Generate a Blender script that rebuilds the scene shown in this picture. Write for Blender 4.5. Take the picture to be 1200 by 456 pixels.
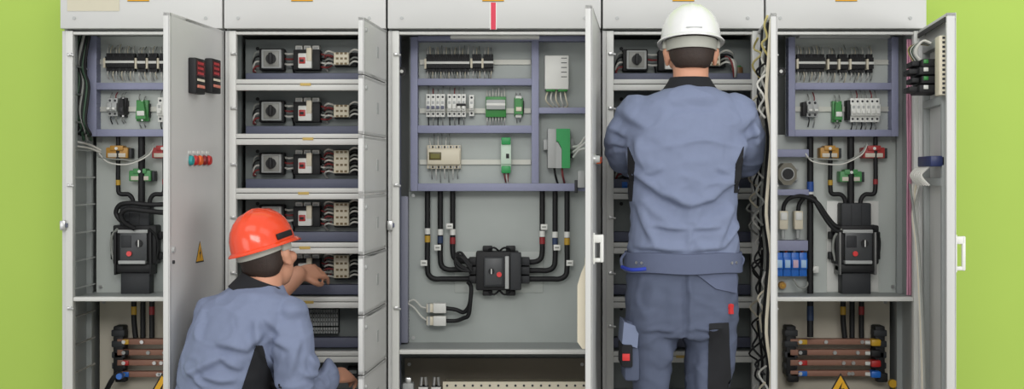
import bpy, bmesh, math, random
from mathutils import Vector, Matrix, noise
from mathutils.bvhtree import BVHTree
R = math.radians
rnd = random.Random(7)
for o in list(bpy.data.objects): bpy.data.objects.remove(o)
S = bpy.context.scene
COL = S.collection

# ------------------------------------------------------------------ camera, light, exposure
CAM_D, CAM_Z, FPX, HOR = 5.0, 1.25, 1580.0, 205.0     # distance to cabinet fronts, lens height, focal length (px), horizon row
cd = bpy.data.cameras.new('camera'); cam = bpy.data.objects.new('camera', cd); COL.objects.link(cam)
cam.location = (0, -CAM_D, CAM_Z); cam.rotation_euler = (R(90), 0, 0)
cd.sensor_width = 36; cd.lens = 36*FPX/1200; cd.shift_y = -(228-HOR)/1200
S.camera = cam
w = bpy.data.worlds.new('room_light'); S.world = w; w.use_nodes = True
bg = w.node_tree.nodes['Background']; bg.inputs[0].default_value = (0.97, 0.985, 1.0, 1); bg.inputs[1].default_value = 0.72
def area(name, loc, rot, sx, sy, e, c=(1, .99, .97)):
    l = bpy.data.lights.new(name, 'AREA'); l.shape = 'RECTANGLE'; l.size = sx; l.size_y = sy; l.energy = e; l.color = c
    o = bpy.data.objects.new(name, l); COL.objects.link(o); o.location = loc; o.rotation_euler = rot
    return o
area('overhead_light', (-1.6, -2.6, 3.6), (R(34), 0, 0), 2.6, 1.2, 16)
area('overhead_light', (1.8, -2.6, 3.6), (R(34), 0, 0), 2.6, 1.2, 12)
area('overhead_light', (0.2, -6.6, 3.3), (R(70), 0, 0), 3.6, 1.4, 140)  # added high frontal fill for the jacket shading, no real lamp
area('side_fill_light', (4.9, -5.8, 1.3), (R(90), 0, R(40)), 3.0, 2.2, 115)  # added fill from the right, brightens the open doors; no window there
area('side_fill_light', (-4.4, -6.2, 1.3), (R(90), 0, R(-36)), 3.0, 2.2, 45)  # added fill from the left, kept off-axis to avoid glare; no window
S.view_settings.view_transform = 'Standard'; S.view_settings.look = 'None'
S.view_settings.gamma = 1; S.view_settings.use_curve_mapping = False
S.view_settings.exposure = -0.1

# ------------------------------------------------------------------ helpers
def PX(px, Y=0.0): return (px-600)*(CAM_D+Y)/FPX
def PZ(py, Y=0.0): return CAM_Z+(HOR-py)*(CAM_D+Y)/FPX
def at(px, py, Y): return Vector((PX(px, Y), Y, PZ(py, Y)))
def lin(c): return tuple(((v/255)/12.92 if v/255 <= .04045 else ((v/255+.055)/1.055)**2.4) for v in c)
MATS = {}
def mat(name, c, rough=.5, metal=0.0, var=.06, scale=30, bump=0.0, coat=0.0, emit=None, trans=0.0):
    if name in MATS: return MATS[name]
    m = bpy.data.materials.new(name); m.use_nodes = True; nt = m.node_tree; b = nt.nodes['Principled BSDF']
    col = lin(c)
    tc = nt.nodes.new('ShaderNodeTexCoord'); nz = nt.nodes.new('ShaderNodeTexNoise'); nz.inputs['Scale'].default_value = scale
    nz.inputs['Detail'].default_value = 4
    nt.links.new(tc.outputs['Object'], nz.inputs['Vector'])
    rp = nt.nodes.new('ShaderNodeMix'); rp.data_type = 'RGBA'
    rp.inputs['A'].default_value = tuple(v*(1-var) for v in col)+(1,); rp.inputs['B'].default_value = tuple(min(1, v*(1+var)) for v in col)+(1,)
    nt.links.new(nz.outputs['Fac'], rp.inputs['Factor']); nt.links.new(rp.outputs['Result'], b.inputs['Base Color'])
    b.inputs['Roughness'].default_value = rough; b.inputs['Metallic'].default_value = metal
    b.inputs['Coat Weight'].default_value = coat
    if trans: b.inputs['Transmission Weight'].default_value = trans
    if bump:
        bp = nt.nodes.new('ShaderNodeBump'); bp.inputs['Strength'].default_value = bump; bp.inputs['Distance'].default_value = .003
        nt.links.new(nz.outputs['Fac'], bp.inputs['Height']); nt.links.new(bp.outputs['Normal'], b.inputs['Normal'])
    if emit:
        b.inputs['Emission Color'].default_value = lin(emit[0])+(1,); b.inputs['Emission Strength'].default_value = emit[1]
    MATS[name] = m; return m

class MB:
    """collects shapes; build() links them as one mesh object"""
    def __init__(s, xf=None): s.v = []; s.f = []; s.m = []; s.mats = []; s.xf = xf
    def _mi(s, m):
        if m not in s.mats: s.mats.append(m)
        return s.mats.index(m)
    def add(s, vs, fs, m):
        o = len(s.v); k = s._mi(m)
        s.v += [(s.xf @ Vector(p)) if s.xf else Vector(p) for p in vs]
        s.f += [tuple(i+o for i in f) for f in fs]; s.m += [k]*len(fs); return s
    def box(s, x0, x1, y0, y1, z0, z1, m, c=0.0):
        if x1 < x0: x0, x1 = x1, x0
        if y1 < y0: y0, y1 = y1, y0
        if z1 < z0: z0, z1 = z1, z0
        if c <= 0:
            vs = [(x, y, z) for x in (x0, x1) for y in (y0, y1) for z in (z0, z1)]
            return s.add(vs, [(0,1,3,2),(4,6,7,5),(0,4,5,1),(2,3,7,6),(0,2,6,4),(1,5,7,3)], m)
        c = min(c, .45*min(x1-x0, y1-y0, z1-z0))
        bm = bmesh.new(); bmesh.ops.create_cube(bm, size=1)
        for v in bm.verts: v.co = Vector((x0+(v.co.x+.5)*(x1-x0), y0+(v.co.y+.5)*(y1-y0), z0+(v.co.z+.5)*(z1-z0)))
        bmesh.ops.bevel(bm, geom=list(bm.edges), offset=c, segments=2, profile=.5, affect='EDGES')
        bm.verts.index_update()
        s.add([v.co.copy() for v in bm.verts], [[v.index for v in f.verts] for f in bm.faces], m); bm.free(); return s
    def tube(s, pts, r, m, n=8, smooth=4):
        P = [Vector(p) for p in pts]
        if len(P) > 2 and smooth: P = spline(P, smooth)
        rs = r if callable(r) else (lambda t: r)
        rings = []; up = Vector((0.13, .31, .94)); prev = None
        for i, p in enumerate(P):
            d = (P[min(i+1, len(P)-1)]-P[max(i-1, 0)]).normalized()
            a = (prev - d*prev.dot(d)) if prev is not None else d.cross(up if abs(d.dot(up)) < .95 else Vector((1, 0, 0)))
            if a.length < 1e-6: a = d.orthogonal()
            a.normalize(); b = d.cross(a); prev = a
            rr = rs(i/(len(P)-1)); rings.append([p+(a*math.cos(2*math.pi*k/n)+b*math.sin(2*math.pi*k/n))*rr for k in range(n)])
        return s.rings(rings, m)
    def rings(s, rings, m, cap=True):
        n = len(rings[0]); vs = [p for r in rings for p in r]; fs = []
        for i in range(len(rings)-1):
            for k in range(n):
                a = i*n+k; b = i*n+(k+1) % n; fs.append((a, b, b+n, a+n))
        if cap: fs.append(tuple(range(n-1, -1, -1))); fs.append(tuple((len(rings)-1)*n+k for k in range(n)))
        return s.add(vs, fs, m)
    def cyl(s, p0, p1, r, m, n=16, r1=None):
        r1 = r if r1 is None else r1
        return s.tube([p0, p1], (lambda t: r+(r1-r)*t), m, n, 0)
    def ell(s, c, rx, ry, rz, m, M=None, nu=20, nv=12):
        c = Vector(c); rg = []
        for j in range(nv+1):
            th = math.pi*(.02+.96*j/nv)
            ring = []
            for k in range(nu):
                ph = 2*math.pi*k/nu
                q = Vector((rx*math.sin(th)*math.cos(ph), ry*math.sin(th)*math.sin(ph), -rz*math.cos(th)))
                ring.append(c+(M @ q if M else q))
            rg.append(ring)
        return s.rings(rg, m)
    def prism(s, poly, y0, y1, m):
        n = len(poly)
        vs = [(x, y0, z) for x, z in poly]+[(x, y1, z) for x, z in poly]
        fs = [tuple(range(n)), tuple(range(2*n-1, n-1, -1))]+[(i, i+n, (i+1) % n+n, (i+1) % n) for i in range(n)]
        return s.add(vs, fs, m)
    def build(s, name, parent=None, org=None, smooth=40):
        me = bpy.data.meshes.new(name)
        o = org if org is not None else (ORG.get(parent.name, Vector()) if parent else Vector())
        me.from_pydata([p-o for p in s.v], [], s.f)
        for m in s.mats: me.materials.append(m)
        for p, k in zip(me.polygons, s.m): p.material_index = k
        bm = bmesh.new(); bm.from_mesh(me); bmesh.ops.recalc_face_normals(bm, faces=bm.faces); bm.to_mesh(me); bm.free()
        if smooth:
            for p in me.polygons: p.use_smooth = True
            me.set_sharp_from_angle(angle=R(smooth))
        ob = bpy.data.objects.new(name, me); COL.objects.link(ob)
        if parent: ob.parent = parent; ORG[ob.name] = o
        else: ob.location = o
        return ob
ORG = {}
def spline(P, k):
    out = []
    for i in range(len(P)-1):
        p0 = P[max(i-1, 0)]; p1 = P[i]; p2 = P[i+1]; p3 = P[min(i+2, len(P)-1)]
        for j in range(k):
            t = j/k
            out.append(.5*((2*p1)+(p2-p0)*t+(2*p0-5*p1+4*p2-p3)*t*t+(3*p1-p0-3*p2+p3)*t**3))
    out.append(P[-1]); return out
def tag(o, label, cat, group=None):
    o['label'] = label; o['category'] = cat
    if group: o['group'] = group
    return o
def thing(name, label, cat, loc=(0, 0, 0), group=None, world_parts=False):
    """an Empty at the thing's base; with world_parts its parts are given in world coordinates"""
    o = bpy.data.objects.new(name, None); COL.objects.link(o); o.location = loc; o.empty_display_size = .05
    tag(o, label, cat, group)
    ORG[o.name] = Vector(loc) if world_parts else Vector()
    return o
def dup(root, loc, label, group=None):
    r = root.copy(); COL.objects.link(r); r.location = loc; r['label'] = label
    if group: r['group'] = group
    for ch in root.children:
        c = ch.copy(); COL.objects.link(c); c.parent = r
        for g in ch.children:
            d = g.copy(); COL.objects.link(d); d.parent = c
    return r
def struct(o): o['kind'] = 'structure'; return o

# ------------------------------------------------------------------ materials
WHITE = mat('cabinet_paint', (206, 206, 203), .42, 0, .025, 6)
LIP = mat('frame_paint', (216, 216, 211), .4, 0, .025, 8)
INNER = mat('cabinet_inside_paint', (160, 164, 162), .5, 0, .03, 8)
PLATE = mat('galvanised_plate', (176, 182, 178), .5, .15, .05, 12)
PALE = mat('pale_plate', (196, 201, 196), .5, .1, .04, 10)
RAILM = mat('zinc_rail', (206, 206, 196), .45, .2, .04, 20)
BEIGE = mat('beige_plate', (210, 203, 186), .55, 0, .05, 9)
TRAY = mat('tray_plate_grey', (128, 134, 132), .5, .1, .05, 14)
DUCT = mat('violet_grey_duct', (150, 153, 180), .55, 0, .05, 60)
DUCTD = mat('slate_duct', (104, 108, 128), .55, 0, .05, 60)
PINK = mat('pink_cable_sheath', (206, 146, 168), .55, 0, .1, 80)
GREEN_WALL = mat('lime_wall_paint', (182, 212, 94), .75, 0, .03, 3, .05)
FLOOR = mat('grey_screed', (150, 148, 143), .6, 0, .08, 5, .05)
BLACK = mat('black_plastic', (24, 24, 26), .6, 0, .1, 40)
DARK = mat('dark_grey_plastic', (48, 50, 53), .6, 0, .1, 40)
RUB = mat('black_cable_sheath', (20, 20, 22), .62, 0, .1, 50)
STEEL = mat('bright_steel', (200, 200, 198), .3, .85, .05, 40)
WPL = mat('white_plastic', (232, 232, 226), .4, 0, .03, 30)
CREAM = mat('cream_plastic', (228, 219, 196), .45, 0, .04, 30)
GREYP = mat('grey_plastic', (178, 180, 178), .45, 0, .04, 30)
GREENP = mat('green_plastic', (58, 140, 66), .4, 0, .08, 40)
GREENB = mat('bright_green_plastic', (42, 158, 84), .4, 0, .05, 40)
REDP = mat('red_plastic', (190, 42, 40), .4, 0, .06, 40)
YELP = mat('yellow_plastic', (214, 168, 44), .4, 0, .06, 40)
ORP = mat('orange_plastic', (226, 100, 36), .4, 0, .06, 40)
BLUEP = mat('blue_plastic', (38, 112, 206), .35, 0, .06, 40)
NAVY = mat('navy_plastic', (38, 50, 96), .4, 0, .06, 40)
TEAL = mat('teal_lens', (40, 150, 150), .25, 0, .05, 40)
LCD = mat('olive_display', (118, 112, 40), .25, 0, .1, 60)
COPPER = mat('copper_bar', (158, 116, 98), .6, .2, .1, 25)
WIREW = mat('white_wire', (222, 220, 212), .45, 0, .05, 60)
WIREG = mat('grey_wire', (150, 152, 146), .45, 0, .05, 60)
WIREY = mat('yellow_wire', (188, 174, 110), .45, 0, .05, 60)
WIRER = mat('red_wire', (138, 62, 62), .45, 0, .05, 60)
WIREGR = mat('dark_green_wire', (54, 84, 62), .45, 0, .05, 60)
LED = mat('lit_led', (255, 240, 235), .3, 0, .02, 30, emit=((255, 235, 225), 1.2))
LEDR = mat('red_push_button', (235, 70, 70), .3, 0, .02, 30)
SIGN = mat('sign_yellow', (238, 178, 30), .5, 0, .03, 30)
PAPER = mat('buff_paper', (206, 200, 178), .7, 0, .03, 30)
PINKRED = mat('red_tape', (216, 46, 76), .5, 0, .04, 30)

# ------------------------------------------------------------------ the room
YW = .52
struct(MB().box(-4, 4, YW, YW+.1, 0, 3.4, GREEN_WALL).build('wall_back'))
struct(MB().box(-4, 4, -6, YW+.1, -.1, 0, FLOOR).build('floor'))
# ------------------------------------------------------------------ cabinets
ZTOP, ZHEAD, ZBOT, DEPTH = 2.02, PZ(35), .1, .46
def latch_plate(x, z, parent, big=False):
    b = MB()
    if big:
        b.box(x-.010, x+.010, -.022, 0, z-.018, z+.018, STEEL, .003).box(x+.006, x+.016, -.014, -.002, z-.008, z+.008, DUCTD, .002)
    else:
        b.box(x-.006, x+.009, -.012, 0, z-.006, z+.006, STEEL, .002).cyl((x+.004, -.012, z), (x+.02, -.012, z-.003), .004, STEEL, 8)
    return b.build('latch', parent)
def cabinet(x0, x1, label, post_marks, right_post, lab_px):
    """x0, x1: front edges in world x"""
    t = thing('electrical_cabinet', label, 'cabinet', ((x0+x1)/2, .2, 0), 'row of electrical cabinets', True)
    g = .0035; x0 += g; x1 -= g
    MB().box(x0, x1, .02, DEPTH, 0, ZBOT, DARK).build('plinth', t)
    MB().box(x0, x0+.012, .03, DEPTH, ZBOT, ZTOP, INNER).build('side_panel', t)
    MB().box(x1-.012, x1, .03, DEPTH, ZBOT, ZTOP, INNER).build('side_panel', t)
    MB().box(x0+.012, x1-.012, DEPTH-.01, DEPTH, ZBOT, ZTOP, INNER).build('back_panel', t)
    MB().box(x0, x1, .03, DEPTH, ZTOP, ZTOP+.02, WHITE).build('top_panel', t)
    MB().box(x0+.012, x1-.012, .0, DEPTH-.01, ZBOT, ZBOT+.02, INNER).build('bottom_panel', t)
    MB().box(x0+.012, x1-.012, .05, DEPTH-.01, ZHEAD+.002, ZHEAD+.006, INNER).build('ceiling_panel', t)
    h = MB().box(x0, x1, -.02, .03, ZHEAD+.003, ZTOP+.02, WHITE, .003).build('header_panel', t)
    for bx in (x0+.052, x1-.06):
        MB().cyl((bx, -.020, PZ(22)), (bx, -.024, PZ(22)), .006, GREYP, 10).build('screw', h)
    lx = PX(lab_px)
    MB().box(lx-.04, lx+.04, -.023, -.02, PZ(2), PZ(-13), SIGN, .001).box(lx-.04, lx+.04, -.0235, -.02, PZ(2.6), PZ(1.9), mat('sign_brown', (120, 96, 30), .5)).build('warning_plate', h)
    # front frame
    pw = .041
    p = MB().box(x0, x0+pw*.45, .004, .03, ZBOT, ZHEAD-.004, WHITE).box(x0+pw*.35, x0+pw, -.004, .03, ZBOT, ZHEAD-.004, LIP, .002).build('front_post', t)
    for z, big in post_marks: latch_plate(x0+(.008 if big else .028), z, p, big)
    q = MB().box(x1-pw, x1-pw*.4, -.004, .03, ZBOT, ZHEAD-.004, LIP, .002).box(x1-pw*.5, x1, .004, .03, ZBOT, ZHEAD-.004, WHITE).build('front_post', t)
    MB().box(x0+pw, x1-pw, 0, .03, PZ(40.5), PZ(37), LIP, .002).build('top_rail', t)
    return t, x0, x1
BX = [PX(v) for v in (71.5, 262.7, 453.7, 705, 895.3, 1085)]
wide_marks = [(PZ(64), 0), (PZ(217), 0), (PZ(264), 1), (PZ(361), 0)]
comp_marks = [(PZ(v), 0) for v in (63, 127, 193, 255, 320, 382)]
CAB = []
for i, (lab, mk, lp) in enumerate((
    ('white electrical cabinet at the far left, its door with two black meters swung open', wide_marks, 164),
    ('white cabinet of stacked compartments in front of the crouching orange hard hat man', comp_marks, 355),
    ('wide white electrical cabinet in the middle, red stripe on its header, black cables inside', wide_marks, 578),
    ('white cabinet of stacked compartments behind the standing white hard hat man', comp_marks, 800),
    ('white electrical cabinet at the far right, its door open against the green wall', wide_marks, 990))):
    CAB.append(cabinet(BX[i], BX[i+1], lab, mk, True, lp))
(c1, a1, b1), (c2, a2, b2), (c3, a3, b3), (c4, a4, b4), (c5, a5, b5) = CAB
hd = lambda c: [o for o in c.children if o.name.startswith('header_panel')][0]
MB().box(PX(79, -.02), PX(140, -.02), -.0225, -.02, PZ(13, -.02), PZ(-16, -.02), PAPER).build('paper_notice', hd(c1))
MB().box(PX(574, -.02), PX(582, -.02), -.0213, -.02, PZ(34.6, -.02), PZ(3, -.02), WPL).box(PX(575.2, -.02), PX(581, -.02), -.022, -.02, PZ(34.6, -.02), PZ(3, -.02), PINKRED).build('red_stripe', hd(c3))

YP = .29                                      # front face of the mounting plates
def plate(c, x0, x1, ya, yb, Y=YP, m=PLATE, name='mounting_plate'):
    """x0, x1 world; ya, yb rows at the plate's depth"""
    b = MB().box(x0, x1, Y, Y+.003, PZ(yb, Y), PZ(ya, Y), m).box(x0, x1, Y-.012, Y, PZ(yb, Y), PZ(yb, Y)+.003, m)
    for sx in (x0+.018, x1-.018):
        for sy in (ya+7, yb-8): b.cyl((sx, Y, PZ(sy, Y)), (sx, Y-.006, PZ(sy, Y)), .007, STEEL, 8)
    return b.build(name, c)
def shelf(c, x0, x1, py, Yb, m=INNER):
    z = PZ(py)
    return MB().box(x0+.014, x1-.014, .035, Yb, z, z+.004, m).box(x0+.042, x1-.042, 0, .035, z-.004, z+.012, LIP, .002).build('shelf', c)
def duct(c, xa, xb, ya, yb, Y0, Y1, m=DUCT, Yref=None):
    """slotted cable duct between pixel bounds at its front face Y0"""
    x0, x1, z1, z0 = PX(xa, Y0), PX(xb, Y0), PZ(ya, Y0), PZ(yb, Y0)
    b = MB().box(x0, x1, Y0, Y0+.006, z0, z1, m, .002).box(x0+.002, x1-.002, Y0+.006, Y1, z0+.002, z1-.002, m)
    hor = (x1-x0) > (z1-z0); L = (x1-x0) if hor else (z1-z0); n = max(2, int(L/.0125))
    for k in range(n):
        t = (k+.5)*L/n
        if hor: b.box(x0+t-.0025, x0+t+.0025, Y0+.008, Y1-.004, z0, z1, m)
        else: b.box(x0, x1, Y0+.008, Y1-.004, z0+t-.0025, z0+t+.0025, m)
    return b.build('cable_duct', c)
def rail(c, xa, xb, py, Y=YP):
    z = PZ(py, Y); x0, x1 = PX(xa, Y), PX(xb, Y)
    return MB().box(x0, x1, Y-.0095, Y, z-.005, z+.005, RAILM).box(x0, x1, Y-.010, Y-.0095, z-.0095, z-.003, RAILM).box(x0, x1, Y-.010, Y-.0095, z+.003, z+.0095, RAILM).build('din_rail', c)

# -- first and fifth cabinet: frame of ducts above, breaker bay, bus bar bay
YD = .2
for c, a, b in ((c1, a1, b1), (c5, a5, b5)):
    first = c is c1
    xl = PX(101, YD) if first else PX(924, YD); xr = b-.05 if first else PX(1053, YD)
    up = plate(c, xl, xr, 41, 158, YP-.03, PALE)
    plate(c, PX(113, YP) if first else a+.02, b-.02 if first else PX(1051, YP), 158, 344, YP, PALE)
    plate(c, a+.03, b-.03, 347, 600, .36, BEIGE)
    shelf(c, a, b, 352, .36)
    # side frame with rungs
    sx = a+.012 if first else b-.012
    s = 1 if first else -1
    fr = MB()
    for Y in (.06, .25): fr.box(sx, sx+s*.02, Y, Y+.02, ZBOT+.02, ZHEAD, INNER)
    fr.build('side_frame', c)
    for k in range(14 if first else 0):
        z = PZ(80+32*k, .15)
        if z > ZBOT+.05: MB().cyl((sx+s*.022, .04, z), (sx+s*.022, .28, z), .0035, STEEL, 8).build('rung', c)
pc1 = [(102, 113, 42, 160), (113, 236, 97, 105), (113, 236, 151.5, 160), (236, 245, 42, 160)]
pc5 = [(924, 932, 43, 160), (932, 1045, 97, 105), (932, 1045, 152, 160), (1045, 1053, 43, 160)]
for q in pc1: duct(c1, *q, YD, YP-.03)
for q in pc5: duct(c5, *q, YD, YP-.03)
MB().box(PX(934, .1), PX(1040, .1), .06, .12, PZ(45.2, .1), PZ(42, .1), GREYP, .003).build('strip_lamp', c5)
for c, x in ((c1, 116), (c5, 926)):
    for py in (72, 128): rail(c, x, x+(96 if c is c1 else 125), py if py == 128 else 73, YP-.03)
duct(c5, 905, 948, 175, 184, .22, YP); duct(c5, 905, 948, 222, 229, .22, YP); duct(c5, 905, 947, 282, 294, .22, YP)
# pink cable bundle down the right-hand post of the fifth cabinet
pb = MB()
for k in range(5):
    x = PX(1063.5+1.5*k, .05); pb.tube([(x+.001*math.sin(j*1.7+k), .05+.006*(k % 2)+.002*math.sin(j+k), PZ(46+30*j, .05)) for j in range(11)], .0036, PINK, 6, 3)
pb.build('pink_wire_bundle', c5)

# -- third cabinet
plate(c3, PX(479, YP), b3-.014, 222, 404); plate(c3, PX(480, YP), b3-.014, 41, 222, YP-.02)
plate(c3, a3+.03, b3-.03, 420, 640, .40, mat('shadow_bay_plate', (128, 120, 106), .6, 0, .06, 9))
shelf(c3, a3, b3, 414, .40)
for q in ((481, 489.5, 43, 224), (623, 631.5, 48, 215), (489.5, 623, 92, 100), (489.5, 623, 147, 156), (489.5, 700, 215, 224), (631.5, 700, 126, 133), (489.5, 700, 42, 48)):
    duct(c3, *q, YD, YP-.02)
duct(c3, 470, 478, 230, 402, .22, YP, mat('grey_violet_duct', (146, 148, 164), .55))
MB().box(PX(528, .1), PX(632, .1), .06, .12, PZ(46, .1), PZ(42.5, .1), WPL, .003).build('strip_lamp', c3)
for xa, xb, py in ((492, 622, 73), (492, 622, 130), (492, 622, 190)): rail(c3, xa, xb, py, YP-.02)
x = PX(686.6, .04); MB().box(x, x+.004, .035, .045, PZ(222, .04), PZ(44, .04), PINK).build('pink_edge_strip', c3)
# side frame seen at the left of the third, second cabinet
for c, a in ((c3, a3),):
    fr = MB()
    for Y in (.07, .2): fr.box(a+.014, a+.03, Y, Y+.03, ZBOT+.02, ZHEAD, DUCTD)
    fr.build('side_frame', c)
# perforated earth bar at the bottom of the third cabinet
z0, z1 = PZ(459, .1), PZ(447.5, .1); eb = MB().box(PX(519, .1), PX(688, .1), .1, .105, z0, z1, CREAM)
for k in range(17):
    x = PX(524+10*k, .1); eb.cyl((x, .0985, (z0+z1)/2+.004), (x, .102, (z0+z1)/2+.004), .0045, DARK, 10)
eb.box(PX(519, .1), PX(688, .1), .105, .39, z0, z0+.004, CREAM)
eb.build('earth_bar', c3)

# -- second and fourth cabinet: stacked compartments
ROWS = [40.5+63.8*k for k in range(8)]
YT = .19
def compartments(c, a, b, dk):
    for k in range(8):
        top = PZ(40.5+(0 if k == 0 else 65+63.7*(k-1))); 
        zb = PZ(93+63.8*k); zb2 = zb-.041
        if zb < ZBOT+.05: break
        x0, x1 = a+.041, b-.041
        cb = MB().box(x0, x1, -.002, .03, zb-.017, zb, LIP, .002).box(x0, x1, .004, .03, zb-.020, zb-.016, DARK).box(x0, x1, -.002, .03, zb2, zb-.0195, LIP, .002).build('crossbar', c)
        xm = (x0+x1)/2+.01*math.sin(k*2)
        MB().box(xm-.02, xm+.02, -.004, -.002, zb-.024, zb-.014, mat('brass_label', (200, 170, 90), .4)).build('label_strip', cb)
        MB().box(a+.014, b-.014, .03, YT+.1, zb-.012, zb-.008, TRAY).build('compartment_floor', c)
        # back plate with a slotted duct below
        zt = top+.012 if k else top
        MB().box(PX(287, YT)-PX(263)+a, b-.014, YT, YT+.003, zb-.006, zt, TRAY).cyl((a+.085, YT-.004, zt-.035), (a+.085, YT, zt-.035), .007, BLACK, 10).build('mounting_plate', c)
        MB().box(PX(290, YT)-PX(263)+a, b-.02, YT-.05, YT, zb-.004, zb+.034, DUCTD, .003).build('cable_duct', c)
compartments(c2, a2, b2, 0); compartments(c4, a4, b4, 0)
for c, a in ((c2, a2), (c4, a4)):
    MB().box(a+.014, a+.028, .06, .09, ZBOT+.02, ZHEAD, TRAY).box(a+.014, a+.028, YT-.03, YT, ZBOT+.02, ZHEAD, TRAY).build('side_frame', c)

# -- doors
def door_xf(xh, ang):
    """local door: hinge at origin, closed door runs to -x with its outside facing -y; ang = opening angle"""
    return Matrix.Translation((xh, -.012, 0)) @ Matrix.Rotation(R(ang), 4, 'Z')
def door(c, xh, ang, wd, z0, z1, name='door', rim=.018):
    M = door_xf(xh, ang); b = MB(M)
    b.box(-wd, 0, -.004, 0, z0, z1, WHITE)
    for q in ((-wd, -wd+rim*.9, z0, z1), (-.012, 0, z0, z1), (-wd, 0, z0, z0+.012), (-wd, 0, z1-.012, z1)):
        b.box(q[0], q[1], -.004, rim, q[2], q[3], WHITE, .0015)
    return b.build(name, c), M
def tri_sign(b, x, z, y, s, M=None):
    b.prism([(x-s*.58, z-s*.5), (x+s*.58, z-s*.5), (x, z+s*.5)], y-.0012, y, BLACK)
    t = .84
    b.prism([(x-s*.58*t, z-s*.435), (x+s*.58*t, z-s*.435), (x, z+s*.5*t-.004*s)], y-.0018, y, SIGN)
    b.prism([(x+.06*s, z+.2*s), (x-.12*s, z-.12*s), (x-.01*s, z-.1*s), (x-.05*s, z-.34*s), (x+.13*s, z+.0*s), (x+.01*s, z-.02*s)], y-.0024, y, BLACK)
def handle(d, M, x, z, h=.13):
    return MB(M).box(x-.012, x+.012, -.010, -.004, z-h/2, z+h/2, WPL, .003).box(x-.010, x+.010, -.038, -.026, z-h/2+.005, z+h/2-.005, WPL, .005).box(x-.010, x+.010, -.036, -.008, z+h/2-.032, z+h/2-.006, WPL, .004).box(x-.008, x+.008, -.03, -.008, z-h/2+.006, z-h/2+.02, WPL, .004).build('handle', d)
Z0D, Z1D = .11, PZ(36.5)
# first cabinet's door, outside face towards the camera
d1, M1 = door(c1, b1-.002, 84.6, .57, Z0D, Z1D)
def on_door(M, px, py, xh):
    """door-local x and z where the view ray of a pixel meets the door plane"""
    o = Vector((0, -CAM_D, CAM_Z)); d = Vector(((px-600)/FPX, 1, (HOR-py)/FPX))
    Mi = M.inverted(); oo = Mi @ o; dd = Mi.to_3x3() @ d
    t = (-.004-oo.y)/dd.y; p = oo+dd*t; return p.x, p.z
for px in (226, 245):
    x, _ = on_door(M1, px, 90, 0); zc = on_door(M1, px, 89.5, 0)[1]; hh = .055
    b = MB(M1).box(x-.050, x+.050, -.032, -.004, zc-hh-.006, zc+hh+.006, BLACK, .004)
    b.box(x-.040, x+.040, -.034, -.03, zc-.0, zc+hh-.004, mat('dark_red_display', (96, 30, 32), .25))
    for j in range(3):
        b.box(x-.034, x+.022, -.035, -.03, zc+hh-.016-.017*j, zc+hh-.008-.017*j, mat('red_digits', (190, 60, 62), .3))
    for j in range(4): b.box(x-.036+.019*j, x-.022+.019*j, -.036, -.03, zc-hh+.014, zc-hh+.024, mat('salmon_key', (214, 130, 110), .5), .001)
    b.box(x-.036, x+.036, -.0345, -.03, zc-.018, zc-.010, CREAM)
    b.build('panel_meter', d1)
for px, m in ((225, TEAL), (230.5, REDP), (235.5, ORP), (241, mat('dark_red_lens', (130, 30, 34), .3)), (246, REDP)):
    x, z = on_door(M1, px-3, 188, 0)
    MB(M1).cyl((x, -.004, z), (x, -.007, z), .020, STEEL, 16).cyl((x, -.007, z), (x, -.012, z), .0175, m, 16).cyl((x, -.012, z), (x, -.018, z), .0175, m, 16, .014).build('pilot_lamp', d1)
    MB(M1).box(x-.014, x+.014, -.0055, -.004, z+.024, z+.032, WPL).build('lamp_label', d1)
x, z = on_door(M1, 234, 295, 0); b = MB(M1); tri_sign(b, x, z, -.004, .075); b.build('warning_sign', d1)
b = MB(M1).cyl((-.54, -.004, PZ(283)), (-.54, -.012, PZ(283)), .010, GREYP, 12); b.cyl((-.54, -.004, PZ(296)), (-.54, -.01, PZ(296)), .006, DARK, 12); b.build('door_lock', d1)
# compartment doors of the second cabinet
for k in range(7):
    zt = PZ(36.5) if k == 0 else PZ(98+64.2*(k-1))-.002; zb = PZ(98+64.2*k)+.002
    d, M = door(c2, b2-.003, 85.6, .44, zb, zt, 'compartment_door', .016)
    zc = (zt+zb)/2
    MB(M).cyl((-.41, -.004, zt-.04), (-.41, -.010, zt-.04), .008, GREYP, 10).box(-.20, -.16, -.0055, -.004, zc-.02, zc+.02, GREYP).build('door_lock', d)
# third cabinet's door, nearly edge-on
d3, M3 = door(c3, b3-.004, 84.2, .76, Z0D, Z1D)
handle(d3, M3, -.70, PZ(291, -.7), .10)
for k, (m, py) in enumerate(((GREYP, 187), (BLACK, 186), (ORP, 188), (BLACK, 187), (REDP, 187))):
    x = -.66+.05*k; z = PZ(py, -.55)
    MB(M3).cyl((x, -.004, z), (x, -.010, z), .016, STEEL, 14).cyl((x, -.010, z), (x, -.024, z), .0125, m, 14, .011).build('pilot_lamp', d3)
zz = [PZ(v, -.55) for v in (402, 394, 330, 316, 296)]
prof = [(.004, zz[0]), (.030, zz[0]), (.046, zz[1]), (.046, zz[2]), (.034, zz[3]), (.010, zz[4]), (.004, zz[4])]
vs = [(x, y, z) for x in (-.70, -.30) for y, z in prof]; n = len(prof)
pk = MB(M3).add(vs, [tuple(range(n)), tuple(range(2*n-1, n-1, -1))]+[(q, q+n, (q+1) % n+n, (q+1) % n) for q in range(n)], CREAM)
pk.box(-.66, -.34, .012, .024, zz[3], zz[3]+.045, PAPER)
pk.build('document_pocket', d3)
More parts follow.
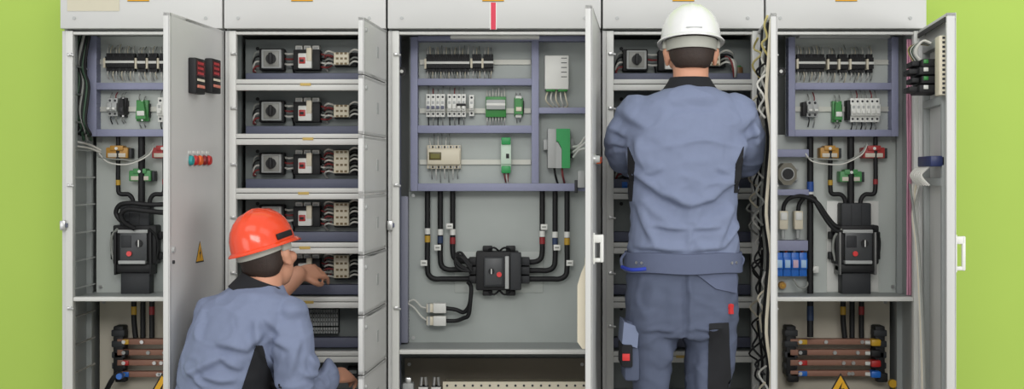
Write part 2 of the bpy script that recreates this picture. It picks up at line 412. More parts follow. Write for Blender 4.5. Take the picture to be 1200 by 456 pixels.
# fourth cabinet's door, edge-on, with loose wiring on its inside
d4, M4 = door(c4, b4-.003, 84.0, .55, Z0D, Z1D)
for k in range(26):
    b = MB(M4); z = PZ(44+17*k, -.2); yy = .016+.020*rnd.random()
    x = -.50+.42*rnd.random(); m = (WIREY if k < 2 else rnd.choice([WIREW, CREAM, RUB, WIREG, RUB, WIREW]))
    b.tube([(x+rnd.uniform(-.04, .04), .006+(yy+.03*rnd.random())*(1 if j % 2 else .5), z+.05-.035*j+rnd.uniform(-.008, .008)) for j in range(5)], .0038, m, 6, 4)
    b.build('loose_wire', d4)
for j, m in enumerate((CREAM, RUB, WIREG, RUB)):
    MB(M4).tube([(-.5+.12*j, .012+.008*(k % 3), PZ(30+44*k, -.3)) for k in range(13)], .006, m, 6, 3).build('loose_wire', d4)
# fifth cabinet's door, inside face towards the camera
d5, M5 = door(c5, b5-.002, 82.4, .565, Z0D, Z1D, rim=.026)
def in_door(px, py):
    o = Vector((0, -CAM_D, CAM_Z)); d = Vector(((px-600)/FPX, 1, (HOR-py)/FPX))
    Mi = M5.inverted(); oo = Mi @ o; dd = Mi.to_3x3() @ d
    t = -oo.y/dd.y; p = oo+dd*t; return p.x, p.z
gk = MB(M5).box(-.55, -.01, .026, .030, Z1D-.028, Z1D-.012, BLACK); gk.build('door_gasket', d5)
fr = MB(M5)
for q in ((-.46, -.43), (-.10, -.07)): fr.box(q[0], q[1], 0, .022, Z0D+.05, Z1D-.06, INNER, .002)
for py in (54, 121, 213): z = in_door(1098, py)[1]; fr.box(-.45, -.08, 0, .024, z-.014, z+.014, INNER, .002)
fr.build('inner_frame', d5)
z1 = in_door(1100, 50)[1]; z0 = in_door(1100, 116)[1]
b = MB(M5).box(-.52, -.44, .008, .042, z0, z1, CREAM, .002)
for k in range(13): zz = z0+(k+.5)*(z1-z0)/13; b.box(-.5205, -.515, .023, .032, zz-.004, zz+.004, DARK)
b.build('cable_duct', d5)
for k, py in enumerate((78, 87, 97, 107)):
    x, z = in_door(1094, py)
    MB(M5).box(-.36, -.16, .004, .072+.008*(k % 2), z-.015, z+.012, BLACK, .004).box(-.365, -.30, .05, .066, z-.004, z+.010, WPL if k % 2 else GREENP, .002).box(-.33, -.2, .074, .1+.01*(k % 2), z-.010, z+.008, BLACK, .003).build('instrument_back', d5)
for k in range(7):
    m = (WIREW, WIREW, WIREG, WIREGR, WIREW, RUB, WIREY)[k]; z = in_door(1094, 72)[1]
    MB(M5).tube([(-.30+.026*k, .05, z-.02), (-.29+.028*k, .08, z+.02+.004*k), (-.31+.02*k, .06, z+.06), (-.33+.01*k, .035, z+.05)], .004, m, 6, 4).build('wire', d5)
x, z = in_door(1096, 189)
MB(M5).box(-.46, -.2, .012, .06, z-.020, z+.016, NAVY, .004).build('push_button_block', d5)
for k in range(6):
    xx = -.38+.045*k
    MB(M5).tube([(xx, .05, z-.02), (xx+.01, .075, z-.05), (xx+.005*k, .05, z-.085)], .004, WIREW, 6, 4).build('wire', d5)
for k in range(4):
    MB(M5).tube([(-.05+.008*k, .03+.01*k, PZ(216)), (-.09-.012*k, .06, PZ(250)), (-.12-.02*k, .05, PZ(300)), (-.13-.02*k, .035, PZ(420)), (-.13-.02*k, .03, .2)], .0045, (WIREW, CREAM, WIREW, WIREG)[k], 6, 5).build('wire', d5)
handle(d5, M5, -.54, PZ(296, -.5), .125)
MB(M5).cyl((-.52, 0, PZ(295)), (-.52, .012, PZ(295)), .008, STEEL, 10).build('door_lock', d5)
z = PZ(372); MB().cyl((b5-.012, -.012, z-.03), (b5-.012, -.012, z+.03), .008, STEEL, 10).build('hinge', c5)
# ------------------------------------------------------------------ devices (local frame: origin on the plate, -y towards the room)
def spot(px, py, Yp, dep): p = at(px, py, Yp-dep); return (p.x, Yp-.0005, p.z)
U = (CAM_D+.2)/FPX                                # metres per pixel at the devices
def wires(t, xs, z, up, L, m, y=-.03, r=.0022, lean=.004):
    for i, x in enumerate(xs):
        s = 1 if up else -1
        mm = m[i % len(m)] if isinstance(m, (list, tuple)) else m
        l = L*(.8+.4*rnd.random()); dx = rnd.uniform(-lean, lean)
        MB().tube([(x, y, z), (x+dx*.4, y-.006, z+s*l*.45), (x+dx, y*.45, z+s*l)], r, mm, 6, 3).build('wire', t)

def terminal_block(name, label, px0, px1, py0, py1, Yp, group, nw, up=True):
    w = (px1-px0)*U; h = (py1-py0)*U; t = thing(name, label, 'terminal block', spot((px0+px1)/2, (py0+py1)/2, Yp, .05), group)
    b = MB().box(-w/2, w/2, -.018, 0, -h*.30, h*.30, DARK)
    n = max(2, int(w/.0062)); 
    for k in range(n):
        x = -w/2+(k+.5)*w/n; q = w/n*.42
        b.prism([(x-q, -h/2), (x+q, -h/2), (x+q, h/2), (x-q, h/2)], -.036, -.010, BLACK if k % 4 else DARK)
        b.box(x-q, x+q, -.05, -.03, -h*.3, h*.3, BLACK)
    b.build('terminals', t)
    MB().box(-w/2-.001, w/2+.001, -.0525, -.045, -h*.07, h*.07, WPL, .001).build('marker_strip', t)
    MB().box(-w/2-.006, -w/2+.002, -.056, 0, -h*.34, h*.22, CREAM, .001).build('end_bracket', t)
    xs = [-w/2+w*(i+.5)/nw for i in range(nw)]
    wires(t, xs, h*.46, True, .032, [WIREW, CREAM, WIREG]); wires(t, xs, -h*.46, False, .034, [WIREW, WIREG, CREAM])
    return t
def mini_breaker(label, px0, px1, py0, py1, Yp, poles, group=None, col=WPL, stripe=DUCTD, toggle=GREYP, nw=True, dark_side=0):
    w = (px1-px0)*U; h = (py1-py0)*U; t = thing('miniature_circuit_breaker', label, 'circuit breaker', spot((px0+px1)/2, (py0+py1)/2, Yp, .055), group)
    b = MB(); pw = w/poles
    for k in range(poles):
        x0 = -w/2+k*pw+.0004; x1 = x0+pw-.0008
        b.box(x0, x1, -.046, 0, -h/2, h/2, col, .0012).box(x0, x1, -.062, -.04, -h*.24, h*.24, col, .0015)
        for s in (-1, 1):
            b.cyl(((x0+x1)/2, -.0455, s*h*.37), ((x0+x1)/2, -.0468, s*h*.37), pw*.24, DARK, 10)
        b.box((x0+x1)/2-pw*.25, (x0+x1)/2+pw*.25, -.063, -.05, h*.06, h*.18, GREYP)
    b.build('housing', t)
    for k in range(poles):
        x = -w/2+(k+.5)*pw
        MB().box(x-pw*.32, x+pw*.32, -.072, -.056, -h*.16, -h*.03, stripe, .0012).build('toggle', t)
    if dark_side: MB().box(-w/2-dark_side*U, -w/2-.0005, -.05, 0, -h*.42, h*.42, BLACK, .002).build('auxiliary_contact', t)
    if nw:
        xs = [-w/2+(k+.5)*pw for k in range(poles)]
        wires(t, xs, h*.47, True, .03, [WIREG, WIRER, WIREG], r=.0024, lean=.002); wires(t, xs, -h*.47, False, .035, [RUB, WIREG], r=.0024, lean=.002)
    return t
def small_relay(label, px0, px1, py0, py1, Yp, cap, group=None, body=GREENP, name='green_relay', cat='relay', nw=0):
    w = (px1-px0)*U; h = (py1-py0)*U; t = thing(name, label, cat, spot((px0+px1)/2, (py0+py1)/2, Yp, .05), group)
    b = MB().box(-w/2, w/2, -.03, 0, -h/2, h/2, body, .002).prism([(-w*.42, -h*.4), (w*.42, -h*.4), (w*.3, h*.2), (w*.2, h*.44), (-w*.3, h*.44)], -.055, -.02, body)
    b.build('housing', t)
    MB().box(-w*.3, w*.34, -.0585, -.05, -h*.25, -h*.02, cap, .002).build('cap', t)
    MB().box(w*.5, w*.5+.004, -.02, 0, -h*.3, h*.34, BLACK).build('clip', t)
    for s in (-1, 1): MB().cyl((0, -.032, s*h*.44), (0, -.028, s*h*.44), .004, STEEL, 8).build('terminal_screw', t)
    wires(t, (-w*.2, w*.2), h*.5, True, .02, [WIREG]); wires(t, (-w*.2, w*.2), -h*.5, False, .025, [WIREG])
    return t
G_TB = 'terminal blocks on the top rails'
G_MCB = 'white miniature circuit breakers on the second rails'
YU = YP-.03
terminal_block('terminal_block', 'long black terminal block at top of the far left cabinet, white strip', 123, 157, 62, 83, YU, G_TB, 10)
for x0, x1, l in ((160, 170, 'short black terminal block just right of the long one, far left cabinet'), (173, 183, 'middle one of three short black terminal blocks in the far left cabinet'), (186, 197, 'short black terminal block nearest the open meter door, far left cabinet')):
    terminal_block('terminal_block', l, x0, x1, 62, 84, YU, G_TB, 3)
YM = YP-.02
terminal_block('terminal_block', 'long black terminal block with white strip, top of the wide middle cabinet', 499, 550, 63, 84, YM, G_TB, 16)
terminal_block('terminal_block', 'short black terminal block beside the long one in the wide middle cabinet', 553, 564, 63, 83, YM, G_TB, 3)
terminal_block('terminal_block', 'rightmost short black terminal block in the wide middle cabinet', 566, 578, 63, 83, YM, G_TB, 3)
terminal_block('terminal_block', 'long black terminal block with white strip, top of the far right cabinet', 935, 967, 63, 84, YU, G_TB, 10)
for x0, x1, n, l in ((971, 981, 3, 'short black terminal block right beside the long one, far right cabinet'), (984, 994, 3, 'second short black terminal block from the long one, far right cabinet'), (997, 1014, 4, 'medium black terminal block fourth along the top of the far right cabinet'), (1017, 1024, 2, 'narrow rightmost black terminal block at top of the far right cabinet')):
    terminal_block('terminal_block', l, x0, x1, 63, 85, YU, G_TB, n)

mini_breaker('small grey two pole breaker on the second rail of the far left cabinet', 125, 137, 115, 136, YU, 2, G_MCB, GREYP, WPL)
small_relay('narrow black relay beside the grey breaker in the far left cabinet', 139, 146, 114, 137, YU, DARK, None, BLACK, 'black_relay')
small_relay('round-topped green relay on the second rail of the far left cabinet', 158, 172, 117, 142, YU, WPL, 'green relays')
mini_breaker('white breaker half hidden by the open meter door, far left cabinet', 184, 203, 114, 143, YU, 3, G_MCB, WPL, WPL)
mini_breaker('white four pole breaker with a violet stripe, leftmost in the wide middle cabinet', 499, 521.5, 110, 137, YM, 4, G_MCB, WPL, DUCTD)
t = mini_breaker('white four pole breaker with a black lever bar in the wide middle cabinet', 524, 546, 110, 137, YM, 4, G_MCB, WPL, WPL)
MB().box(-.0, .036, -.075, -.06, -.002, .006, BLACK, .001).build('lever_bar', t)
mini_breaker('slim white module beside the breaker with the black lever bar', 549.5, 555.5, 111, 136, YM, 1, G_MCB, WPL, WPL, nw=False)
mini_breaker('grey two pole breaker with black side block on the second rail, far right cabinet', 946, 959, 118, 137, YU, 2, G_MCB, GREYP, WPL, dark_side=5)
small_relay('round-topped green relay on the second rail of the far right cabinet', 977, 988, 118, 143, YU, WPL, 'green relays')
mini_breaker('white six pole breaker on the second rail of the far right cabinet', 997, 1031.5, 115, 143, YU, 6, G_MCB, WPL, WPL, dark_side=4)

# green terminal relay with grey lid
t = thing('terminal_relay', 'wide green relay with a pale grey lid in the wide middle cabinet', 'relay', spot(581, 125, YM, .06))
w = 24*U; h = 24*U
MB().box(-w/2, w/2, -.045, 0, -h/2, h/2, GREENP, .002).build('base', t)
MB().box(-w/2+.002, w/2-.002, -.062, -.04, -h*.14, h*.34, GREYP, .003).box(-w/2+.002, w/2-.002, -.0635, -.058, h*.05, h*.16, WPL, .001).build('lid', t)
xs = [-w/2+w*(k+.5)/7 for k in range(7)]; wires(t, xs, h*.48, True, .032, [WIREW], lean=.001); wires(t, xs, -h*.48, False, .032, [WIREW], lean=.001)
t = small_relay('small green plug relay with white ends in the wide middle cabinet', 602.5, 613, 114, 136, YM, CREAM)
for s in (-1, 1): MB().box(-.012, .012, -.04, -.002, s*.036-.006, s*.036+.006, WPL, .002).build('end_cap', t)
# cream programmable controller with an olive display
t = thing('programmable_controller', 'cream controller box with olive display in the wide middle cabinet', 'controller', spot(520, 184, YM, .055))
w = 40*U; h = 28*U
MB().box(-w/2, w/2, -.04, 0, -h/2, h/2, CREAM, .003).box(-w/2+.003, w/2-.003, -.058, -.03, -h*.32, h*.32, CREAM, .003).build('housing', t)
MB().box(-w*.43, -w*.07, -.0595, -.055, -h*.13, h*.2, mat('olive_frame', (88, 78, 26), .4), .001).box(-w*.38, -w*.12, -.0605, -.057, -h*.06, h*.13, LCD).build('display', t)
for s in (-1, 1):
    b = MB()
    for k in range(11): b.box(-w*.44+k*w*.088, -w*.44+k*w*.088+.006, -.044, -.038, s*h*.42-.004, s*h*.42+.004, DARK if k % 2 else GREYP)
    b.build('terminal_row', t)
wires(t, [-w*.4+k*.015 for k in range(6)], h*.47, True, .04, [WIREW, WIREG], r=.0022); wires(t, [-w*.36+k*.0165 for k in range(7)], -h*.47, False, .05, [WIREG, WIREW], r=.0022, lean=.001)
# slim module
t = thing('slim_interface_module', 'slim white and green module with red wires in the wide middle cabinet', 'module', spot(593, 182, YM, .06))
w = 12*U; h = 42*U
MB().box(-w/2, w/2, -.05, 0, -h*.42, h*.42, mat('pale_green_plastic', (206, 226, 208), .45), .002).box(-w/2, w/2, -.06, -.04, -h*.25, h*.25, mat('pale_green_plastic', (206, 226, 208)), .002).build('housing', t)
for s in (-1, 1): MB().box(-w*.46, w*.46, -.058, -.01, s*h*.4-.014, s*h*.4+.014, GREENB, .003).build('plug', t)
MB().box(0, w*.3, -.0625, -.058, -.012, .006, BLACK, .001).build('button', t)
wires(t, (-.008, 0, .008), -h*.46, False, .05, [WIRER, WIREW, WIRER], r=.0028, lean=.014)
# white power supply, right column
t = thing('power_supply', 'tall white power supply with green plugs, upper right of the wide middle cabinet', 'power supply', spot(652.5, 86, YM, .09))
w = 28*U; h = 42*U
b = MB().box(-w/2, w/2, -.09, 0, -h*.44, h*.5, WPL, .003)
for k in range(5): b.box(w*.18, w*.42, -.0907, -.089, h*(.42-.13*k)-.001, h*(.42-.13*k)+.0018, DARK)
b.box(w/2, w/2+.004, -.05, -.02, -h*.1, h*.1, GREYP); b.build('housing', t)
for s in (-1, 1): MB().box(s*w*.25-w*.2, s*w*.25+w*.2, -.086, -.02, -h*.5, -h*.40, GREENP, .003).build('plug', t)
for k in range(5):
    x = -w*.35+k*w*.17
    MB().tube([(x, -.06, -h*.47), (x-.01+.004*k, -.08, -h*.47-.035), (x+.012, -.05, -h*.47-.06), (x+.03-.012*k, -.03, -h*.47-.066)], .003, WIREW if k % 2 else CREAM, 6, 4).build('wire', t)
# green and grey power supply
t = thing('green_power_supply', 'two-tone grey and green power supply below the white one, wide middle cabinet', 'power supply', spot(655, 174, YM, .09))
w = 26*U; h = 46*U
MB().box(-w/2, -w*.12, -.09, 0, -h/2, h/2, GREYP, .002).prism([(-w*.13, -h/2), (w*.12, -h/2), (w*.12, -h*.02), (-w*.05, h*.16), (-w*.13, h*.16)], -.0895, 0, GREYP).build('housing', t)
MB().prism([(w*.13, -h/2), (w/2, -h/2), (w/2, h/2), (-w*.12, h/2), (-w*.12, h*.18), (-w*.04, h*.18), (w*.13, 0)], -.09, 0, GREENB).build('green_cover', t)
for s, z in ((-1, .1), (1, .12)): MB().box(s*w*.5, s*(w*.5+.016), -.05, -.01, z*h-.02, z*h+.02, GREYP, .002).build('side_lug', t)
MB().box(w*.5, w*.5+.012, -.06, -.02, -h*.24, -h*.12, BLACK, .003).build('side_plug', t)
MB().tube([(-w*.2, -.05, -h*.48), (-w*.15, -.06, -h*.48-.03), (-w*.02, -.02, -h*.48-.065)], .0042, RUB, 8, 4).build('wire', t)
MB().tube([(w*.15, -.05, -h*.48), (w*.18, -.06, -h*.48-.03), (w*.28, -.02, -h*.48-.06)], .0042, WIRER, 8, 4).build('wire', t)
# white wires from the middle cabinet over to its door
t = thing('white_cable', 'white cable looping from the green power supply to the door of the wide middle cabinet', 'cable', at(676, 174, .12))
o = Vector(t.location)
for k in range(3):
    P = [at(672, 172+6*k, .17), at(679, 174+3*k-4, .1), at(687, 160+7*k, .02), at(691, 166+5*k, -.08), at(697, 175+3*k, -.25)]
    MB().tube([p-o for p in P], .0045, WPL, 8, 5).build('strand', t)
t = thing('grey_connector', 'grey terminal lump at the right end of the bottom duct, wide middle cabinet', 'connector', spot(681, 211, YD, .03))
MB().box(-.013, .015, -.03, 0, -.03, .036, GREYP, .003).build('housing', t); MB().box(-.024, -.012, -.02, 0, -.05, .0, DARK, .002).build('clip', t)
# round black plugs on side frames (dark ring, white centre)
def grommet(px, py, Y, label):
    t = thing('round_socket', label, 'socket', at(px, py, Y), 'round sockets on the side frames')
    MB().cyl((0, 0, 0), (0, -.012, 0), .016, BLACK, 16).build('ring', t); MB().cyl((0, -.012, 0), (0, -.016, 0), .0065, WPL, 12).build('pin', t)
grommet(471, 84, .1, 'round black socket with white centre, left side of the wide middle cabinet')
grommet(914.5, 84, .1, 'round black socket with white centre, left side of the far right cabinet')
grommet(87, 82, .1, 'round black socket with white centre, left side of the far left cabinet')

# current transformers
def current_transformer(px, py, Yp, m, dark, label, w=26, h=15):
    w *= U; h *= U; t = thing('current_transformer', label, 'current transformer', spot(px, py, Yp, .07), 'current transformers round the phase cables')
    MB().box(-w/2, w/2, -.06, -.004, -h*.5, h*.35, m, .004).box(-w*.3, w*.3, -.066, -.01, h*.1, h*.5, m, .003).build('housing', t)
    MB().box(-w*.4, w*.4, -.0625, -.058, -h*.42, -h*.1, mat('transformer_plate', (214, 206, 190), .5), .001).build('rating_plate', t)
    MB().cyl((0, -.064, h*.27), (0, -.070, h*.27), .006, WPL, 10).build('terminal_screw', t)
    MB().box(w*.5, w*.5+.012, -.05, -.01, -h*.5, h*.3, dark, .002).build('side_clamp', t)
    return t
OC = mat('ochre_plastic', (190, 140, 58), .45); GC = mat('mid_green_plastic', (78, 150, 88), .45); RC = mat('brick_red_plastic', (178, 60, 58), .45)
current_transformer(136, 178, YP, OC, DARK, 'ochre current transformer in the far left cabinet'); current_transformer(163, 205, YP, GC, DARK, 'green current transformer in the far left cabinet'); current_transformer(190, 178, YP, RC, DARK, 'red current transformer beside the open meter door, far left cabinet')
current_transformer(973, 178, YP, OC, DARK, 'ochre current transformer in the far right cabinet', 22); current_transformer(998, 206, YP, GC, DARK, 'green current transformer in the far right cabinet'); current_transformer(1025, 178, YP, RC, DARK, 'red current transformer in the far right cabinet')

# cables
def cable(pts, r, label, bands=(), group=None, name='power_cable', m=RUB, k=6):
    """pts: (px, py, Y); bands: (px, py, Y, half length, material) wrapped round a vertical run"""
    P = [at(*p) for p in pts]; o = P[0]; t = thing(name, label, 'cable', o, group)
    MB().tube([p-o for p in P], r, m, 12, k).build('sheath', t)
    for (px, py, Y, hl, mm) in bands:
        c = at(px, py, Y)-o
        MB().cyl(c+Vector((0, 0, -hl)), c+Vector((0, 0, hl)), r*1.08, mm, 14).build('colour_band', t)
    return t
def marker(t, px, py, Y, w=.026, h=.022):
    c = at(px, py, Y)-Vector(t.location)
    MB().box(c.x-w/2, c.x+w/2, c.z*0+c.y-.016, c.y-.011, c.z-h/2, c.z+h/2, WPL, .001).box(c.x-w*.3, c.x+w*.3, c.y-.0165, c.y-.0155, c.z-.003, c.z+.003, WIREG).build('cable_marker', t)
YC = .25; G6 = 'black phase cables of the wide middle cabinet'
DB = mat('dark_blue_tape', (44, 62, 96), .5); RT = mat('dark_red_tape', (150, 42, 46), .5); YT_ = mat('ochre_tape', (196, 156, 52), .5)
spec = [(501, 327, 1, YT_, 271, 279, (497, 308), 'outermost left'), (516, 316, 1, DB, 272, 280, (513, 290), 'second from left'), (530.5, 306, 1, RT, 272, 281, (527, 265), 'innermost left'),
        (635.5, 307, -1, RT, 274, 281, (637.5, 266), 'innermost right'), (650.5, 317, -1, DB, 275, 282, (652.5, 290), 'second from right'), (664.5, 327, -1, YT_, 275, 282, (667.5, 308), 'outermost right')]
for px, yb, s, bm_, yw, yc, mk, w in spec:
    end = 556 if s > 0 else 616
    lab = '%s black cable bending into the middle cabinet breaker, %s tape' % (w, {YT_: 'ochre', DB: 'dark blue', RT: 'dark red'}[bm_])
    t = cable([(px, 221, YC), (px, 250, YC), (px, 280, YC), (px, yb-13, YC), (px+s*2, yb-4, YC), (px+s*9, yb, YC), (px+s*20, yb, YC), (end, yb if s < 0 else yb+.0, YC)], .0105, lab.capitalize()[0].lower()+lab[1:], [(px, yw, YC, .0115, WPL), (px, yc+1, YC, .013, bm_)], G6)
    marker(t, mk[0], mk[1], YC)
# main breaker of the wide middle cabinet, lying on its side
t = thing('moulded_case_breaker', 'black main breaker lying between six black cables in the wide middle cabinet', 'circuit breaker', spot(585, 318, YP, .1))
MB().box(-.175, .17, -.006, 0, -.09, .07, PALE, .001).build('base_plate', t)
MB().box(-.09, .075, -.085, -.006, -.075, .075, BLACK, .006).box(-.06, .02, -.10, -.08, -.06, .055, DARK, .004).build('housing', t)
for s in (-1, 1): 
    b = MB()
    for z in (-.035, 0, .035): b.box(s*.078, s*.118, -.07, -.01, z-.0155, z+.0155, DARK if s > 0 else BLACK, .004)
    b.box(s*.07, s*.085, -.075, -.006, -.06, .06, BLACK, .003); b.build('terminal_cover', t)
MB().box(-.055, .012, -.103, -.098, -.052, .05, mat('breaker_face', (70, 72, 74), .4), .002).build('front_plate', t)
MB().box(.022, .038, -.104, -.08, -.068, .058, GREYP, .003).build('silver_bar', t)
MB().box(.042, .085, -.108, -.06, -.072, .072, DARK, .005).build('operating_handle', t)
MB().cyl((.0, -.100, -.012), (.0, -.110, -.012), .010, LEDR, 14).build('trip_button', t)
MB().cyl((-.03, -.100, -.0), (-.03, -.107, -.0), .012, BLACK, 14).box(-.032, -.028, -.110, -.105, -.010, .010, WPL).build('dial', t)
for k, z in enumerate((.085, -.088)):
    for s in (-1, 1): MB().box(s*.045-.02, s*.045+.018, -.06, -.02, z-.010, z+.010, BLACK, .004).tube([(s*.05, -.05, z*.9), (s*.02, -.07, z*1.05), (-s*.005, -.05, z*.8)], .004, BLACK, 8, 4).build('control_connector', t)
# control cable down to the two white connectors
for k, (py, yy) in enumerate(((361, 0), (376, 1))):
    t = cable([(548, 330, .2), (552, 336, .2), (551.5, 350, .2), (549, 360+9*k, .21), (543, 366+7*k, .22), (534, 365+11*k if k else 363, .23), (520, py, .23)], .0082, ('upper' if k == 0 else 'lower')+' black control cable curving to the '+('upper' if k == 0 else 'lower')+' white connector, middle cabinet', (), 'control cables')
    t = thing('white_connector', ('upper' if k == 0 else 'lower')+' of two white plug connectors, lower left of the wide middle cabinet', 'connector', spot(511.5, py, YP, .06), 'white plug connectors')
    MB().box(-.012, .038, -.075, -.035, -.019, .019, WPL, .003).build('plug', t)
    MB().box(-.038, -.012, -.07, -.04, -.0165, .0165, CREAM, .002).box(-.034, -.024, -.0705, -.04, -.017, .017, GREYP).build('socket', t)
    MB().box(-.03, .03, -.04, 0, -.012, .012, GREYP, .002).build('bracket', t)
    MB().tube([(-.037, -.055, 0), (-.06, -.05, .004+.012*k), (-.09, -.04, .03+.02*k), (-.125, -.03, .01+.06*k)], .0034, WIREW, 8, 4).build('wire', t)
# bundle of loose ends from the breaker
for k in range(3):
    cable([(553, 312+3*k, .19), (546-2*k, 303, .19), (540-3*k, 296+3*k, .2), (534, 299+6*k, .2), (538+2*k, 309+4*k, .2), (552, 318, .2)], .005, ('upper', 'middle', 'lower')[k]+' thin black loop at the left end of the middle cabinet breaker', (), 'thin control loops')
# insulators with black clamps at the bottom of the wide middle cabinet
for k, (px, l) in enumerate(((478, 'grey cable clamp at far left of the earth bar, middle cabinet'), (496, 'black and white clamp next to the earth bar, middle cabinet'), (511, 'black and white clamp touching the earth bar, middle cabinet'))):
    t = thing('cable_clamp', l, 'clamp', at(px, 460, .09), 'clamps beside the earth bar')
    if k == 0: MB().box(-.022, .022, 0, .05, -.02, .035, GREYP, .008).box(-.012, .012, .005, .04, .03, .055, STEEL, .004).build('body', t)
    else:
        MB().box(-.018, .018, 0, .05, -.02, .022, BLACK, .004).box(-.018, .018, -.002, .02, .012, .020, WPL, .001).build('body', t)
        for s in (-1, 1): MB().cyl((s*.010, .02, .02), (s*.007, .02, .055), .006, STEEL, 8).build('bolt', t)
    MB().box(-.03, .03, .02, .03, -.06, -.015, STEEL).build('foot', t)
# -- far left and far right cabinet: main breakers, cables, bus bars
def main_breaker(label, px, Yp, flat):
    """upright main breaker; px = centre column; rows 237-345"""
    o = at(px, 290, Yp-.08); t = thing('upright_main_breaker', label, 'circuit breaker', (o.x, Yp-.0005, o.z), 'upright main breakers')
    zz = lambda py: (290-py)*U
    if flat: MB().box(-.098, .105, -.004, 0, zz(344), zz(236), WPL, .001).build('base_plate', t)
    else: MB().box(-.06, .11, -.004, 0, zz(344), zz(240), PLATE, .001).build('base_plate', t)
    b = MB().box(-.058, .058, -.075, -.004, zz(268), zz(238), DARK, .006)
    for x in (-.019, .019): b.box(x-.001, x+.001, -.0765, -.07, zz(266), zz(240), BLACK)
    b.build('upper_terminal_cover', t)
    MB().box(-.082, .086, -.08, -.004, zz(310), zz(264), BLACK, .006).build('housing', t)
    MB().box(-.05, .055, -.098, -.075, zz(306), zz(272), mat('breaker_face', (70, 72, 74)), .004).box(-.045, -.005, -.1, -.095, zz(290), zz(276), DARK, .002).build('front_plate', t)
    MB().cyl((-.012, -.096, zz(297)), (-.012, -.108, zz(297)), .010, LEDR, 14).build('trip_button', t)
    MB().cyl((.025, -.096, zz(285)), (.025, -.106, zz(285)), .014, BLACK, 14).box(.023, .027, -.109, -.104, zz(289), zz(281), WPL).build('dial', t)
    DST = mat('dull_steel', (128, 128, 126), .5, .4)
    fr = MB().box(-.052, .052, -.112, -.075, zz(309), zz(305), GREYP, .002)
    for s in (-1, 1): fr.box(s*.068-.004, s*.068+.004, -.1, -.01, zz(322), zz(272), DST if flat else BLACK, .002)
    fr.box(-.058, .058, -.1, -.09, zz(273), zz(269), GREYP, .002); fr.build('carrier_frame', t)
    MB().box(-.072, .07, -.09, -.02, zz(320), zz(309), BLACK, .01).build('operating_handle', t)
    MB().box(-.055, .058, -.07, -.004, zz(346), zz(319), DARK, .005).build('lower_terminal_cover', t)
    for s in (-1, 1):
        for py in (276, 300): MB().box(s*.082, s*.1, -.05, -.02, zz(py+5), zz(py-4), BLACK, .004).build('control_connector', t)
        MB().tube([(s*.06, -.09, zz(268)), (s*.085, -.08, zz(277)), (s*.09, -.07, zz(292)), (s*.08, -.07, zz(306))], .005, RUB if s > 0 else WIREG, 8, 4).build('control_wire', t)
    return t
main_breaker('black main breaker with red button in the far left cabinet', 157, YP, False)
main_breaker('black main breaker on a white plate in the far right cabinet', 1004, YP, True)
YA = .235
def busrun(dx, cabname, xs, nm):
    g = 'black phase cables under the current transformers, '+cabname
    L, Mi, Rr = xs
    cable([(L, 160, YA), (L, 190, YA), (L, 218, YA), (L+2, 227, YA), (L+12, 228, YA), (L+17, 234, YA), (L+18, 245, YA)], .0088, 'left black cable through the ochre transformer, '+cabname, [(L, 214, YA, .010, YT_)], g)
    cable([(Mi, 158, YA), (Mi, 190, YA), (Mi, 220, YA), (Mi, 245, YA)], .0135, 'straight thick black cable through the green transformer, '+cabname, (), g)
    cable([(Rr, 160, YA), (Rr, 190, YA), (Rr, 216, YA), (Rr-2, 227, YA), (Rr-12, 228, YA), (Rr-17, 234, YA), (Rr-18, 245, YA)], .0088, 'right black cable through the red transformer, '+cabname, [(Rr, 213, YA, .010, RT)], g)
busrun(0, 'far left cabinet', (138.5, 166, 193), 1); busrun(0, 'far right cabinet', (973, 997, 1026), 2)
# lower bays: three black cables dropping to copper bars
YB = .3
for cab, xs in (('far left cabinet', (157, 167.5, 178)), ('far right cabinet', (988, 998.5, 1009.5))):
    for x, bm_, w in zip(xs, (YT_, None, RT), ('yellow taped', 'plain', 'red taped')):
        cable([(x, 350, YB), (x, 375, YB), (x+(2 if w == 'yellow taped' else 0), 396, YB)], .0105, w+' black cable between shelf and copper bars, '+cab, [(x, 364, YB, .016, bm_)] if bm_ else (), 'cables dropping to the copper bars')
def copper_bars(x0, x1, cab, rows, caps):
    Yb = .3
    for i, (py, w) in enumerate(zip(rows, ('top', 'second', 'third', 'bottom'))):
        z = PZ(py, Yb); xa, xb = PX(x0, Yb), PX(x1, Yb); o = Vector(((xa+xb)/2, Yb, z))
        t = thing('copper_busbar', '%s copper bus bar of four, bottom bay of the %s' % (w, cab), 'bus bar', o, 'copper bus bars, '+cab)
        L = (xb-xa)/2
        MB().box(-L, L, -.02, .015, -.011, .011, COPPER, .002).build('bar', t)
        for q in (-.78, -.2+.2*i, .62-.1*i):
            MB().cyl((q*L, -.02, .0), (q*L, -.029, .0), .008, STEEL if i != 1 else GREYP, 6).build('bolt', t)
        MB().box(-L*.82, -L*.62, -.026, -.018, -.010, .010, caps[i], .003).build('left_clip', t)
        MB().box(L*.80, L*1.02, -.045, .01, -.014, .012, caps[i], .005).build('end_cap', t)
        MB().cyl((L*.70, -.022, -.002), (L*.80, -.03, -.002), .008, WPL, 10).build('end_sleeve', t)
    for px, w in ((x0+1, 'left'), (x1+2, 'right')):
        o = at(px, 410, Yb); t = thing('busbar_support', '%s black stepped support of the copper bars, %s' % (w, cab), 'bus bar support', o, 'bus bar supports')
        b = MB().box(-.02, .02, -.018, .05, -.1, .095, BLACK, .006)
        for k in range(4): b.box(-.026, .026, -.024+.003*k, .03, .055-.043*k, .08-.043*k, DARK, .004)
        b.build('block', t); MB().box(-.012, .03, -.02, .02, -.125, -.09, BLACK, .004).build('foot', t)
copper_bars(925, 1028, 'far right cabinet', (400, 412.5, 424.5, 437), (YELP, BLACK, REDP, BLUEP))
